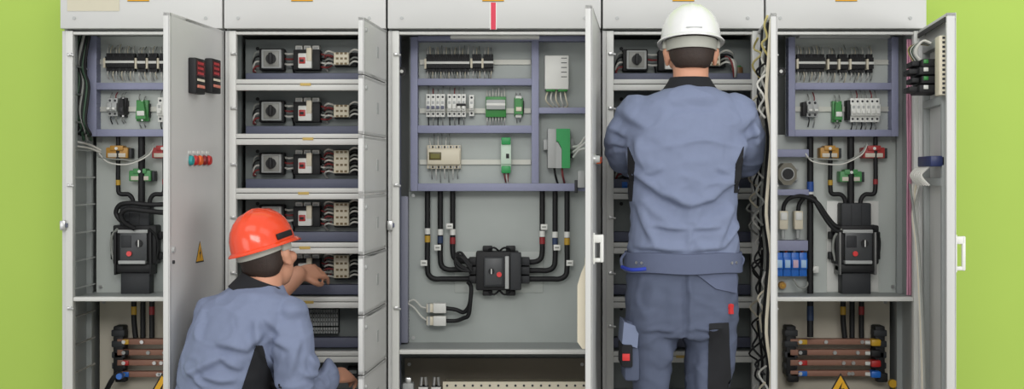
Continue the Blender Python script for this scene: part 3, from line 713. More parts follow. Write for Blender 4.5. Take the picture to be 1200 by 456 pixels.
copper_bars(139, 212, 'far left cabinet', (400, 412.5, 424.5, 438), (YELP, BLACK, REDP, BLUEP))
# warning triangles standing on a clear cover in front of the bars
for px, cab in ((985, 'far right cabinet'), (190, 'far left cabinet')):
    Y = .1; o = at(px, 455, Y); t = thing('warning_triangle', 'yellow shock warning triangle at the bottom of the %s' % cab, 'warning sign', o, 'shock warning triangles')
    b = MB(); tri_sign(b, 0, -.0, 0, .115); b.build('sign', t)
    MB().box(-.25 if px > 500 else -.2, .16 if px > 500 else .03, .001, .004, -.4, -.01 if px > 500 else -.02, mat('cover_panel', (204, 198, 182), .5)).build('cover_panel', t)
# left bay of the far right cabinet
t = cable([(949.5, 158, .24), (949.5, 220, .24), (949.5, 290, .24), (949.5, 395, .24)], .0125, 'long black cable with blue tape, left of the far right cabinet', [(949.5, 219, .24, .02, mat('blue_tape', (46, 84, 160), .5)), (949.5, 226, .24, .006, WPL), (949.5, 367, .24, .028, DB)])
t = thing('cable_tie_mount', 'white cable tie mount beside the long black cable, far right cabinet', 'cable mount', spot(955.5, 316, YP, .05)); MB().box(-.014, .014, -.05, 0, -.013, .013, WPL, .003).build('block', t); MB().box(-.03, .002, -.056, -.045, -.006, .006, WPL, .002).build('strap', t)
t = thing('round_dial_socket', 'grey square socket with a black round hole, far right cabinet', 'socket', spot(923, 204, YP, .07))
b = MB(); pts = [(math.cos(R(22.5+45*k))*.038, math.sin(R(22.5+45*k))*.046) for k in range(8)]
b.prism(pts, -.07, 0, mat('taupe_plastic', (122, 118, 104), .55)); b.build('housing', t)
MB().cyl((0, -.069, 0), (0, -.075, 0), .026, GREYP, 20).cyl((0, -.074, 0), (0, -.082, 0), .021, BLACK, 20).build('dial', t)
for s in (-1, 1): MB().box(.03, .05, -.03, -.01, s*.02-.006, s*.02+.006, GREYP, .002).build('lug', t)
for k, px in enumerate((918, 935.5)):
    t = thing('cream_cable_joint', ('left' if k == 0 else 'right')+' cream cable joint above the blue fuse blocks, far right cabinet', 'connector', spot(px, 258, YP, .05), 'cream cable joints')
    MB().box(-.017, .017, -.06, -.02, -.036, .036, CREAM, .004).box(-.013, .013, -.065, -.02, .0, .03, WPL, .003).build('housing', t)
    MB().cyl((0, -.04, -.07), (0, -.04, -.034), .008, GREYP, 10).build('stem', t); MB().box(-.012, .012, -.025, 0, -.02, .02, GREYP).build('bracket', t)
    cable([(px, 250, .24), (px+1, 240, .24), (px+8, 232-k, .23), (px+22-4*k, 230+k*2, .22), (957, 237+2*k, .2), (968, 252+5*k, .2), (977, 263+5*k, .2), (985, 267+5*k, .2)], .0085, 'black cable arching from the %s cream joint to the breaker, far right cabinet' % ('left' if k == 0 else 'right'), (), 'cables arching to the breaker')
for k in range(4):
    px = 913+9.4*k
    t = thing('blue_fuse_block', ('leftmost', 'second', 'third', 'rightmost')[k]+' of four blue fuse blocks, far right cabinet', 'fuse block', spot(px, 310, YP, .06), 'blue fuse blocks')
    MB().box(-.0148, .0148, -.06, 0, -.046, .046, BLUEP, .002).box(-.0148, .0148, -.07, -.05, -.018, .024, BLUEP, .003).build('housing', t)
    MB().box(-.010, .010, -.0735, -.066, -.012, .018, mat('pale_blue_label', (176, 208, 240), .4) if k != 2 else mat('pink_label', (214, 180, 200), .4), .001).build('window', t)
    MB().cyl((0, -.04, .044), (0, -.04, .058), .006, ORP if k % 2 else CREAM, 10).build('terminal', t)
t = thing('rotary_stop', 'small round ochre knob under the blue fuse blocks', 'knob', spot(918, 335, YP, .04)); MB().cyl((0, 0, 0), (0, -.03, 0), .016, OC, 18, .013).cyl((0, -.03, 0), (0, -.034, 0), .005, YELP, 10).build('cap', t); MB().cyl((0, -.001, 0), (0, -.006, 0), .02, GREYP, 18).build('collar', t)
cable([(930, 327, .24), (936, 336, .23), (944, 337, .23), (948, 328, .24)], .004, 'thin grey wire loop under the blue fuse blocks', (), None, 'thin_cable', WIREG)
t = thing('yellow_cable_lug', 'yellow cable lug low at the right of the far right cabinet', 'cable lug', at(1045, 449, .28)); MB().cyl((0, 0, 0), (0, -.02, 0), .016, YELP, 14).build('lug', t); MB().tube([(0, 0, 0), (.02, .02, -.03), (.05, .05, -.07)], .006, YELP, 8, 3).build('lead', t)
# thin secondary wires round the transformers
for cab, xs in (('far left', (122, 136, 163, 190)), ('far right', (950, 973, 998, 1026))):
    for k in range(2):
        cable([(xs[0]-6, 184-4*k, .22), (xs[0]+4, 186+4*k, .2), (xs[1]+8, 187+6*k, .19), (xs[2]-4, 188+2*k, .19), (xs[2]+12, 178+3*k, .19), (xs[3]-10, 168+2*k, .2)], .0028, ('upper' if k == 0 else 'lower')+' thin pale wire strung between the transformers, %s cabinet' % cab, (), 'thin transformer wires', 'thin_cable', WIREW if k else WIREG)
# cables of the far left cabinet
cable([(150, 262, .18), (141, 258, .17), (136, 249, .17), (141, 240, .16), (155, 238, .15), (175, 240, .15), (210, 239, .16), (228, 240, .2), (236, 244, .287)], .0092, 'upper thick black cable curling round the far left breaker to the right', (), 'thick loops in the far left cabinet')
cable([(158, 268, .18), (145, 260, .16), (142, 251, .15), (150, 245, .14), (170, 247, .13), (190, 249, .14), (212, 249, .15), (228, 250, .2), (236, 254, .287)], .0100, 'lower thick black cable curling round the far left breaker to the right', (), 'thick loops in the far left cabinet')
for k in range(7):
    x = 88+2.2*k
    m = (RUB, WIREGR, RUB, WIREG, RUB, WIREGR, RUB)[k]
    cable([(x+4, 40, .1+.02*(k % 3)), (x-2, 62+3*k, .12), (x+3, 90+2*k, .13), (x-1, 118+4*k, .11), (x+5, 146+2*k, .12), (x+(8 if k % 2 else -2), 158+6*(k % 2), .16)], .0055, ('near black', 'near dark green', 'second black', 'grey', 'third black', 'inner dark green', 'innermost black')[k]+' cable hanging along the left side of the far left cabinet', (), 'cables hanging at the left side', 'hanging_cable', m)
for k in range(2):
    cable([(84, 166+5*k, .08), (94, 167+5*k, .12), (106, 170+4*k, .2), (118, 176+3*k, .24)], .0042, ('upper' if k == 0 else 'lower')+' pale cable crossing below the duct frame, far left cabinet', (), None, 'thin_cable', WIREW)
t = thing('blue_cable_gland', 'small blue cable gland at the foot of the far left cabinet', 'cable gland', at(142, 437, .24)); MB().cyl((0, 0, -.012), (0, -.03, -.01), .012, BLUEP, 12).build('nut', t); MB().tube([(0, .01, 0), (-.03, 0, -.02), (-.06, .01, -.07)], .010, RUB, 8, 4).build('lead', t)

# -- compartments: rotary switches, contactors, small contactors
def rotary_switch():
    t = thing('rotary_switch', '', 'rotary switch')
    MB().box(-.05, .045, -.05, 0, -.042, .042, BLACK, .004).build('base', t)
    MB().box(-.038, .038, -.072, -.045, -.036, .036, GREYP, .004).box(-.03, .03, -.075, -.07, -.03, .03, mat('switch_face', (150, 150, 144), .4), .002).build('face_plate', t)
    MB().cyl((0, -.074, 0), (0, -.086, 0), .019, BLACK, 20).box(-.007, .007, -.098, -.084, -.020, .022, BLACK, .003).build('knob', t)
    for k in range(4): MB().tube([(-.048, -.03, .03-.018*k), (-.066, -.04, .026-.018*k), (-.076, -.03, -.0-.015*k), (-.07, -.012, -.045)], .0036, (WIREG, RUB, WIREW, WIRER)[k], 6, 4).build('wire', t)
    for k in range(3): MB().tube([(.044, -.03, .024-.02*k), (.06, -.045, .02-.02*k), (.08, -.03, .022-.02*k)], .0038, (WIREW, WIRER, WIREW)[k], 6, 3).build('wire', t)
    MB().tube([(.072, -.03, -.02), (.078, -.02, -.045), (.074, -.008, -.07)], .0042, RUB, 6, 3).build('wire', t)
    return t
def contactor():
    t = thing('contactor', '', 'contactor')
    MB().box(-.05, .052, -.06, 0, -.042, .036, BLACK, .004).build('base', t)
    for x in (-.03, .002, .034): MB().box(x-.0135, x+.0135, -.05, -.008, .03, .052, WPL, .003).box(x-.009, x+.009, -.0515, -.045, .036, .046, GREYP).build('terminal_cover', t)
    MB().box(-.028, .024, -.085, -.055, -.038, .02, WPL, .004).box(.004, .024, -.088, -.06, -.01, .04, CREAM, .002).build('front_block', t)
    MB().box(-.024, .0, -.089, -.083, -.02, .004, REDP, .002).box(-.02, -.006, -.091, -.087, -.014, -.004, BLACK).build('push_button', t)
    for k in range(4): MB().tube([(.05, -.035, .02-.016*k), (.066, -.05, .016-.016*k), (.082, -.035, .012-.014*k), (.094, -.03, .008-.01*k)], .0036, (WIRER, RUB, WIREW, WIRER)[k], 6, 3).build('wire', t)
    return t
def small_contactor(tall):
    t = thing('auxiliary_contactor', '', 'contactor'); h = .052 if tall else .028
    MB().box(-.036, .05, -.045, 0, -h, h*.9, BLACK, .004).build('base', t)
    b = MB().box(-.034, .024, -.075, -.04, -h*.85, h*.85, CREAM, .004)
    n = 3 if tall else 2
    for k in range(n+1):
        z = -h*.7+2*h*.7*k/n
        for x in (-.02, -.004, .012): b.box(x-.005, x+.005, -.0765, -.07, z-.004, z+.004, mat('tan_screw', (120, 100, 60), .4))
    b.build('front_block', t)
    for k in range(7 if tall else 4):
        z = h*.8-1.6*h*k/(6 if tall else 3)
        MB().tube([(.022, -.05, z), (.045, -.075, z+.012), (.072, -.06, z+.002), (.078, -.02, z-.014)], .0036, (WIREW, RUB, WIREG)[k % 3], 6, 4).build('wire', t)
        MB().tube([(-.034, -.05, z), (-.055, -.07, z+.006), (-.072, -.045, z-.004), (-.066, -.012, z-.02)], .0036, (WIREW, WIRER, WIREG)[k % 3], 6, 4).build('wire', t)
    return t
RS, CT, SC, ST = rotary_switch(), contactor(), small_contactor(False), small_contactor(True)
first = {}
def place(proto, px, py, dep, label, group):
    loc = Vector(spot(px, py, YT, dep))
    if proto.name not in first:
        first[proto.name] = 1; proto.location = loc; proto['label'] = label; proto['group'] = group; return proto
    return dup(proto, loc, label, group)
od = ('topmost compartment', 'second compartment from top', 'third compartment from top', 'fourth compartment from top', 'fifth compartment from top')
for k in range(5):
    cy = 69+61.3*k+(0 if k else 0)
    w = od[k]+', orange hard hat man\'s cabinet'
    place(RS, 318, cy, .07, 'grey rotary switch, '+w, 'rotary switches in the compartments')
    place(CT, 359, cy, .06, 'black and white contactor with red button, '+w, 'contactors in the compartments')
    place(SC if k < 2 else ST, 402, cy+(0 if k < 2 else -2), .06, ('small cream' if k < 2 else 'tall cream')+' contactor ringed by wires, '+w, 'cream contactors in the compartments')
for k in range(3):
    cy = 70+63*k; w = od[k]+', white hard hat man\'s cabinet'
    place(RS, 746, cy, .07, 'grey rotary switch, '+w, 'rotary switches in the compartments')
    place(CT, 787, cy, .06, 'black contactor partly hidden by the man, '+w, 'contactors in the compartments')
    place(SC, 836, cy, .06, 'cream contactor at the right, '+w, 'cream contactors in the compartments')
t = thing('brown_capacitor', 'brown cylindrical block at right of the white hard hat, top compartment', 'capacitor', spot(866, 84, YT, .05)); MB().cyl((0, -.03, -.022), (0, -.03, .018), .018, mat('brown_resin', (128, 96, 62), .4), 16).cyl((0, -.03, .018), (0, -.03, .024), .012, GREENP, 14).build('body', t); MB().box(-.02, .02, -.03, 0, -.026, -.018, GREYP).build('base', t)
for k in range(3): cable([(850, 66+3*k, .13), (856+2*k, 70, .11), (859+2*k, 80, .11), (860+k, 90, .13)], .0036, ('red', 'white', 'grey')[k]+' wire curving down right of the white hard hat', (), 'wires right of the white hard hat', 'thin_cable', (WIRER, WIREW, WIREG)[k])
for py, l in ((217, 'small blue plug left of the standing man at chest height'),):
    t = thing('blue_plug', l, 'plug', spot(732, py, YT, .05)); MB().box(-.012, .012, -.05, 0, -.012, .014, BLUEP, .003).build('housing', t); MB().cyl((0, -.03, .012), (0, -.03, .03), .005, NAVY, 8).build('lead', t)
# ribbed terminal rows in the sixth compartment of the second cabinet
for r_, (py0, py1, l) in enumerate(((362.5, 382, 'tall ribbed grey terminal row behind the crouching man, sixth compartment'), (384, 391, 'low ribbed grey terminal row under the tall one, sixth compartment'))):
    o = at(372, (py0+py1)/2, YT-.05); t = thing('ribbed_terminal_row', l, 'terminal block', (o.x, YT-.0005, o.z), 'ribbed terminal rows')
    h = (py1-py0)*U/2; L = 24*U; b = MB().box(-L, L, -.03, 0, -h, h, DARK)
    for k in range(16): b.box(-L+k*L/8+.001, -L+(k+1)*L/8-.0012, -.05, -.02, -h, h*.96, GREYP, .0015)
    b.build('terminals', t)
    q = MB()
    for k in range(16):
        for z in ((-.5, 0, .5) if r_ == 0 else (0,)): q.box(-L+(k+.35)*L/8, -L+(k+.75)*L/8, -.0512, -.049, z*h-.003, z*h+.003, DARK)
    q.build('screw_row', t)
t = thing('terminal_strip', 'small pale terminal strip by the crouching man\'s lower hand', 'terminal block', spot(413, 437, YT, .06)); MB().box(-.02, .02, -.05, 0, -.02, .02, DARK, .003).box(-.015, .015, -.056, -.045, -.004, .010, GREYP, .002).build('housing', t)
# ------------------------------------------------------------------ the two workers
SKIN = mat('skin', (206, 150, 122), .5, 0, .05, 20)
HAIR = mat('dark_brown_hair', (48, 34, 27), .6, 0, .3, 120, .4)
CLOTH = mat('slate_blue_work_cloth', (121, 131, 157), .85, 0, .05, 45, .12)
CLOTH2 = mat('slate_blue_trouser_cloth', (82, 90, 111), .85, 0, .05, 45, .12)
CLOTHD = mat('dark_hem_cloth', (92, 100, 124), .85, 0, .05, 45, .12)
BLKC = mat('black_work_cloth', (26, 27, 31), .9, 0, .1, 45, .1)
HATW = mat('white_helmet_shell', (236, 236, 234), .22, 0, .01, 10, 0, .3)
HATO = mat('orange_helmet_shell', (240, 74, 34), .2, 0, .01, 10, 0, .4)
STRAP = mat('grey_helmet_strap', (170, 170, 160), .55, 0, .05, 40)
SHOE = mat('black_shoe_leather', (30, 29, 29), .5, 0, .1, 30)
BLUES = mat('royal_blue_strap', (36, 60, 170), .6)
REDT = mat('red_label', (206, 48, 48), .6)

def loft(b, rows, m=SKIN, n=28):
    """rows of (centre, rx, ry, yaw degrees): horizontal elliptical rings"""
    rg = []
    for c, rx, ry, yaw in rows:
        ca, sa = math.cos(R(yaw)), math.sin(R(yaw)); ring = []
        for k in range(n):
            a = 2*math.pi*k/n; x = rx*math.copysign(abs(math.cos(a))**.9, math.cos(a)); y = ry*math.copysign(abs(math.sin(a))**.9, math.sin(a))
            ring.append(Vector(c)+Vector((x*ca-y*sa, x*sa+y*ca, 0)))
        rg.append(ring)
    return b.rings(rg, m)
def limb(b, pts, rad, m=SKIN, n=16, k=4):
    """tube through pts with a radius at each point, rounded ends"""
    P = [Vector(p) for p in pts]; Q = spline(P, k); N = len(Q)
    def r(t):
        u = t*(len(rad)-1); i = min(int(u), len(rad)-2); f = u-i; return rad[i]*(1-f)+rad[i+1]*f
    b.tube(Q, r, m, n, 0)
    b.ell(Q[0], rad[0], rad[0], rad[0], m, nu=14, nv=8); b.ell(Q[-1], rad[-1], rad[-1], rad[-1], m, nu=14, nv=8)
    return b
def fuse(b, vox, it=4):
    """one continuous skin over the overlapping shapes in b"""
    me = bpy.data.meshes.new('tmp'); me.from_pydata([tuple(p) for p in b.v], [], b.f)
    bm = bmesh.new(); bm.from_mesh(me); bmesh.ops.recalc_face_normals(bm, faces=bm.faces); bm.to_mesh(me); bm.free()
    ob = bpy.data.objects.new('tmp', me); COL.objects.link(ob)
    md = ob.modifiers.new('r', 'REMESH'); md.mode = 'VOXEL'; md.voxel_size = vox; md.use_smooth_shade = True
    s = ob.modifiers.new('s', 'SMOOTH'); s.factor = .5; s.iterations = it
    dg = bpy.context.evaluated_depsgraph_get(); out = bpy.data.meshes.new_from_object(ob.evaluated_get(dg))
    bpy.data.objects.remove(ob); bpy.data.meshes.remove(me); return out
def link_mesh(me, name, mats, parent, org):
    me.name = name; me.materials.clear()
    for m in mats: me.materials.append(m)
    me.transform(Matrix.Translation(-Vector(org)))
    for p in me.polygons: p.use_smooth = True
    o = bpy.data.objects.new(name, me); COL.objects.link(o); o.parent = parent; ORG[o.name] = Vector(org); return o
def folds(me, lines, seed, amp=.0045, sc=9, back=True):
    """cloth folds: wandering, one-sided ridges along segments given as world (x, z), plus soft random creases"""
    cs = [v.co.copy() for v in me.vertices]; ns = [v.normal.copy() for v in me.vertices]
    for v, c, n in zip(me.vertices, cs, ns):
        q = c*sc; q.z *= 1.4
        d = amp*(noise.noise(q+Vector((seed, 0, 0)))+.5*noise.noise(q*2.3+Vector((0, seed, 0))))
        t = noise.noise(Vector((c.x*5+seed, c.y*5, c.z*8))); d += amp*.8*(math.exp(-(t/.10)**2)-.3)
        t = noise.noise(Vector((c.x*11, c.y*9+seed, c.z*14))); d += amp*.45*(math.exp(-(t/.13)**2)-.3)
        if n.y < .35 or not back:
            wx = c.x+.010*noise.noise(Vector((c.x*14, c.z*14, seed))); wz = c.z+.010*noise.noise(Vector((c.z*14, c.x*14, seed+5)))
            for (x0, z0, x1, z1, w, a) in lines:
                ex, ez = x1-x0, z1-z0; L2 = ex*ex+ez*ez; s = ((wx-x0)*ex+(wz-z0)*ez)/L2
                if s < -.1 or s > 1.1: continue
                u = ((wx-x0)*ez-(wz-z0)*ex)/math.sqrt(L2)
                if ex < 0: u = -u
                e = max(0, math.sin(math.pi*(s+.1)/1.2))**.8; ww = w*(1.15 if u > 0 else 1.9)*(.7+.5*e)
                # u > 0 lies below the fold: steep there, gentle above
                d += 2.0*a*e*math.exp(-(u/ww)**2)-.8*a*e*math.exp(-((u-2.0*w)/(1.3*w))**2)
        v.co = c+n*d
    me.update()
def patch(me, poly, Y, off, mats, name, parent, org, nu=10, nv=14, thick=.003):
    """a cloth panel laid on the garment: poly = 4 pixel corners (top left, top right, bottom right, bottom left)"""
    bvh = BVHTree.FromPolygons([v.co.copy() for v in me.vertices], [list(p.vertices) for p in me.polygons])
    o = Vector((0, -CAM_D, CAM_Z)); A, B, C_, D = [Vector(q) for q in poly]
    grid = []; last = None
    for j in range(nv+1):
        row = []
        for i in range(nu+1):
            u, v = i/nu, j/nv; p = (A*(1-u)+B*u)*(1-v)+(D*(1-u)+C_*u)*v
            d = Vector(((p.x-600)/FPX, 1, (HOR-p.y)/FPX)).normalized()
            h, n, _, _ = bvh.ray_cast(o, d)
            if h is None: h, n, _, _ = bvh.find_nearest(at(p.x, p.y, Y))
            if n.dot(d) > 0: n = -n
            row.append((h+n*off, h-n*thick))
        grid.append(row)
    b = MB(); vs = []; W = nu+1
    for row in grid: vs += [p[0] for p in row]
    k = len(vs)
    for row in grid: vs += [p[1] for p in row]
    fs = []
    for j in range(nv):
        for i in range(nu):
            a = j*W+i; fs.append((a, a+1, a+W+1, a+W)); fs.append((k+a, k+a+W, k+a+W+1, k+a+1))
    for i in range(nu): fs.append((i, k+i, k+i+1, i+1)); a = nv*W+i; fs.append((a, a+1, k+a+1, k+a))
    for j in range(nv): a = j*W; fs.append((a, a+W, k+a+W, k+a)); a = j*W+nu; fs.append((a, k+a, k+a+W, a+W))
    b.add(vs, fs, mats)
    return b.build(name, parent, Vector(org))
def hand(b, wrist, d, nrm, side, curl=.5, s=1.0):
    """wrist point, direction of the palm, back-of-hand normal, side of the thumb (+1 / -1 along d x nrm), finger curl"""
    d = Vector(d).normalized(); nrm = Vector(nrm); nrm = (nrm-d*nrm.dot(d)).normalized(); x = d.cross(nrm)*side; w = Vector(wrist)
    rg = []
    for t, hw, ht in ((-.03, .026, .021), (0, .027, .019), (.03, .036, .017), (.065, .041, .0155), (.088, .040, .013), (.097, .034, .009)):
        rg.append([w+d*t*s+x*(hw*math.cos(a)*s)+nrm*(ht*math.sin(a)*s) for a in [2*math.pi*k/16 for k in range(16)]])
    b.rings(rg, SKIN)
    for i, (off, L) in enumerate(((.029, .072), (.010, .080), (-.009, .075), (-.027, .058))):
        p = w+d*.082*s+x*off*s; a = 0; pts = [p-d*.01]
        for seg, cu in ((.46, .35), (.30, .9), (.24, .7)):
            a += cu*curl*(1+.08*i); p = p+(d*math.cos(a)-nrm*math.sin(a))*L*seg*s+x*off*.12*s; pts.append(p)
        limb(b, pts, [.0098*s, .009*s, .0082*s, .0068*s], n=10, k=3)
    p = w+d*.02*s+x*.028*s
    limb(b, [p-x*.012, p+d*.028*s+x*.022*s-nrm*.006*s, p+d*.056*s+x*.026*s-nrm*.018*s, p+d*.078*s+x*.018*s-nrm*.026*s], [.014*s, .0115*s, .010*s, .008*s], n=10, k=3)
def head(b, M):
    """M: head frame, face towards +y; origin at the middle of the skull"""
    T = lambda x, y, z: M @ Vector((x, y, z)); M3 = M.to_3x3()
    b.ell(T(0, -.012, .018), .075, .093, .092, SKIN, M3); b.ell(T(0, .028, -.045), .060, .060, .066, SKIN, M3)
    b.ell(T(0, .048, -.088), .030, .030, .024, SKIN, M3)                                    # chin
    limb(b, [T(0, .088, .012), T(0, .102, -.018), T(0, .098, -.036)], [.009, .012, .015], n=10)   # nose
    b.ell(T(0, .079, .028), .05, .016, .010, SKIN, M3)                                      # brow
    for q, h in ((-.058, .011), (-.070, .0085)): b.ell(T(0, .080, q), .024, .011, h*.6, SKIN, M3)  # lips
    for s in (-1, 1):
        b.ell(T(s*.045, .06, -.025), .025, .026, .022, SKIN, M3)                             # cheek
        E = M3 @ Matrix.Rotation(R(-s*24), 3, 'Z')
        b.ell(T(s*.080, -.006, -.012), .009, .019, .032, SKIN, E); b.ell(T(s*.086, -.014, -.002), .007, .015, .022, SKIN, E); b.ell(T(s*.079, .0, -.038), .008, .010, .012, SKIN, E)
def head_extras(par, M, org, hat, hatname, hatdent=False, hz=1.0, hb=0.0):
    T = lambda x, y, z: M @ Vector((x, y, z)); M3 = M.to_3x3()
    b = MB()
    for s in (-1, 1): b.ell(T(s*.032, .079, .004), .013, .012, .013, mat('eye_white', (230, 226, 220), .2), M3, 12, 8)
    b.build('eyes', par, org)
    # cropped hair: shell over the back and the sides of the skull, down to the nape
    h = MB(); rg = []
    for j, (z, rx, ry, yc) in enumerate(((-.068, .040, .030, -.050), (-.060, .056, .042, -.047), (-.035, .071, .062, -.036), (-.005, .0775, .084, -.020), (.03, .080, .098, -.012), (.07, .074, .092, -.012), (.10, .048, .062, -.012))):
        ring = []
        for k in range(32):
            a = 2*math.pi*k/32; y = ry*math.sin(a); 
            lim = -.012 if z < .01 else .075
            ring.append(T(rx*math.cos(a), min(yc+y, lim)+.001*noise.noise(Vector((k*1.3, j*2.1, 3))), z))
        rg.append(ring)
    h.rings(rg, HAIR); h.build('hair', par, org)
    # hard hat
    prof = [(.000, 1.0, 1.0), (.018, .995, .995), (.045, .955, .965), (.072, .86, .885), (.095, .70, .74), (.112, .49, .52), (.122, .25, .27), (.1255, .04, .04)]
    b = MB(); rg = []; z0 = .035
    for z, fx, fy in prof:
        ring = []
        for k in range(56):
            a = 2*math.pi*k/56; rid = .0035*sum(math.exp(-((math.cos(a)*.102*fx-q)/.006)**2) for q in (-.03, 0, .03))*min(1, (z/.05))*(1 if fx < .97 else 0)
            ring.append(T(.1*fx*math.cos(a), .124*fy*math.sin(a)-.004, z0+z*hz+rid))
        rg.append(ring)
    # inner shell, thinner
    for z, fx, fy in reversed(prof[:-1]): rg.append([T(.0955*fx*math.cos(2*math.pi*k/56), .1195*fy*math.sin(2*math.pi*k/56)-.004, z0+z*hz-.004) for k in range(56)])
    b.rings(rg, hat, cap=False); b.add(rg[7], [tuple(range(56))], hat)
    sh = b.build(hatname, par, org)
    b = MB(); rg = []
    for dz, w in ((.006, 0), (.002, .007), (-.004, .0125), (-.007, .012), (-.005, .006), (-.002, -.002)):
        ring = []
        for k in range(56):
            a = 2*math.pi*k/56; f = max(0, math.sin(a))**2
            ring.append(T((.1+w)*math.cos(a), (.124+w*(1+2.6*f))*math.sin(a)-.004, z0+dz-.012*f*(w/.012 if w > 0 else 0)))
        rg.append(ring)
    rg.append(rg[0]); b.rings(rg, hat, cap=False); b.build('brim', sh, org)
    b = MB(); rg = []                                         # nape strap and headband
    for z, k1 in ((.034, 1.03), (.034, 1.0), (-.002+hb, .985), (-.002+hb, 1.015)):
        rg.append([T(.0835*k1*math.cos(a), .100*k1*math.sin(a)-.012, z+(-.006*max(0, -math.sin(a)))) for a in [2*math.pi*k/40 for k in range(40)]])
    rg.append(rg[0]); b.rings(rg, STRAP, cap=False); b.build('headband', sh, org)
    for s in (-1, 1):
        b = MB(); B_ = MB(M); B_.box(s*.089-.006, s*.089+.006, -.028, .02, .006, z0+.002, STRAP, .003); b.v += B_.v; o = len(b.v)-len(B_.v); b.f += [tuple(i+o for i in f) for f in B_.f]; b.m += [b._mi(STRAP)]*len(B_.f)
        b.build('side_clip', sh, org)
    B_ = MB(M)
    if hatdent: B_.box(.092, .1035, -.05, .03, z0+.012, z0+.032, BLACK, .003).build('side_slot', sh, org)
    else: B_.box(-.026, .026, -.1285, -.118, z0+.017, z0+.021, GREYP, .001).build('moulded_mark', sh, org)

def shoe(par, org, x, y, yaw):
    M = Matrix.Translation((x, y, 0)) @ Matrix.Rotation(R(yaw), 4, 'Z'); b = MB(); rg = []
    for t, w, h in ((-.085, .022, .05), (-.075, .034, .085), (-.03, .037, .095), (.03, .040, .082), (.09, .047, .062), (.14, .046, .05), (.18, .032, .04), (.192, .012, .028)):
        rg.append([M @ Vector((w*math.cos(a), t, max(.014, h*.5+h*.5*math.sin(a)))) for a in [2*math.pi*k/18 for k in range(18)]])
    b.rings(rg, SHOE); s = b.build('shoe', par, org)
    B_ = MB(M); B_.prism([(-.03, 0), (.03, 0), (.034, .016), (-.034, .016)], -.085, -.02, BLACK); B_.box(-.046, .046, .0, .17, 0, .016, BLACK, .006); B_.build('sole', s, org)

# ---- standing man, seen from behind
def P1(px, py, Y=-.5): return at(px, py, Y)
org1 = Vector((P1(800, 300).x, -.5, 0))
m1 = thing('person', 'standing man seen from behind in white hard hat, blue jacket and trousers', 'person', org1); ORG[m1.name] = org1
H1 = Matrix.Translation(P1(809.5, 61, -.47)) @ Matrix.Rotation(R(-2), 4, 'Z') @ Matrix.Rotation(R(-8), 4, 'X')
b = MB(); head(b, H1)
loft(b, [(P1(809, 50, -.46), .05, .055, 0), (P1(809.5, 78, -.485), .059, .059, 0), (P1(809.5, 95, -.5), .0585, .060, 0), (P1(808, 108, -.505), .085, .072, 0)])
loft(b, [(P1(806, 106), .07, .06, 0), (P1(806, 120), .15, .085, 0), (P1(804, 150), .165, .1, 0), (P1(802, 200), .15, .1, 0), (P1(801, 270), .14, .095, 0), (P1(799, 330), .155, .1, 0), (P1(799, 372), .15, .1, 0)])
SHL, ELL_, WRL = P1(747, 142, -.49), P1(727, 186, -.37), P1(752, 186, -.115)
SHR, ELR, WRR = P1(862, 142, -.49), P1(871, 187, -.37), P1(850, 184, -.115)
limb(b, [SHL, ELL_, WRL], [.045, .036, .029]); limb(b, [SHR, ELR, WRR], [.045, .036, .029])
hand(b, WRL, (.25, 1, .1), (-.3, -.1, 1), -1, .7); hand(b, WRR, (-.25, 1, .1), (.3, -.1, 1), 1, .7)
HPL, KNL, ANL = P1(767, 350), Vector((P1(762, 470).x, -.52, .5)), Vector((P1(760, 590).x, -.49, .1))
HPR, KNR, ANR = P1(832, 350), Vector((P1(829, 470).x, -.52, .5)), Vector((P1(832, 590).x, -.49, .1))
for h, k, a in ((HPL, KNL, ANL), (HPR, KNR, ANR)): limb(b, [h, k, a, a+Vector((0, .02, -.04))], [.075, .05, .036, .035])
link_mesh(fuse(b, .0055, 3), 'body', [SKIN], m1, org1)
head_extras(m1, H1, org1, HATW, 'hard_hat')
# trousers
b = MB()
loft(b, [(P1(799, 306), .168, .115, 0), (P1(799, 325), .184, .125, 0), (P1(798, 350), .19, .135, 0), (P1(798, 375), .186, .135, 0), (P1(798, 392), .175, .125, 0)])
rowsL = [(P1(767, 360), .098, .125), (P1(764, 400), .076, .11), (P1(763, 430), .066, .095), (P1(763, 456), .063, .088), (P1(762, 480), .063, .083), (P1(760, 540), .064, .075), (P1(759, 600), .062, .07), (P1(758, 612), .064, .07)]
rowsR = [(P1(831, 360), .098, .125), (P1(832, 400), .087, .112), (P1(830, 430), .080, .1), (P1(829, 456), .076, .092), (P1(829, 480), .073, .086), (P1(831, 540), .067, .075), (P1(833, 600), .063, .07), (P1(833, 612), .065, .07)]
for rw in (rowsL, rowsR): loft(b, [(c, rx, ry, 0) for c, rx, ry in rw])
tr = fuse(b, .006, 5)
def wl(*L): return [(P1(a, b_).x, P1(a, b_).z, P1(c, d).x, P1(c, d).z, w*.00285, h) for a, b_, c, d, w, h in L]
folds(tr, wl((799, 318, 798, 392, 2.2, -.008), (752, 383, 782, 382, 2, .005), (808, 378, 838, 379, 2, .005), (797, 395, 770, 425, 4, .006), (803, 400, 835, 375, 5, .006), (762, 330, 756, 400, 6, .005), (780, 400, 776, 456, 5, .006), (815, 410, 818, 456, 4, .006), (845, 340, 838, 400, 6, .004)), 4, .0055)
link_mesh(tr, 'trousers', [CLOTH2], m1, org1); trc = tr.copy(); trc.transform(Matrix.Translation(org1))
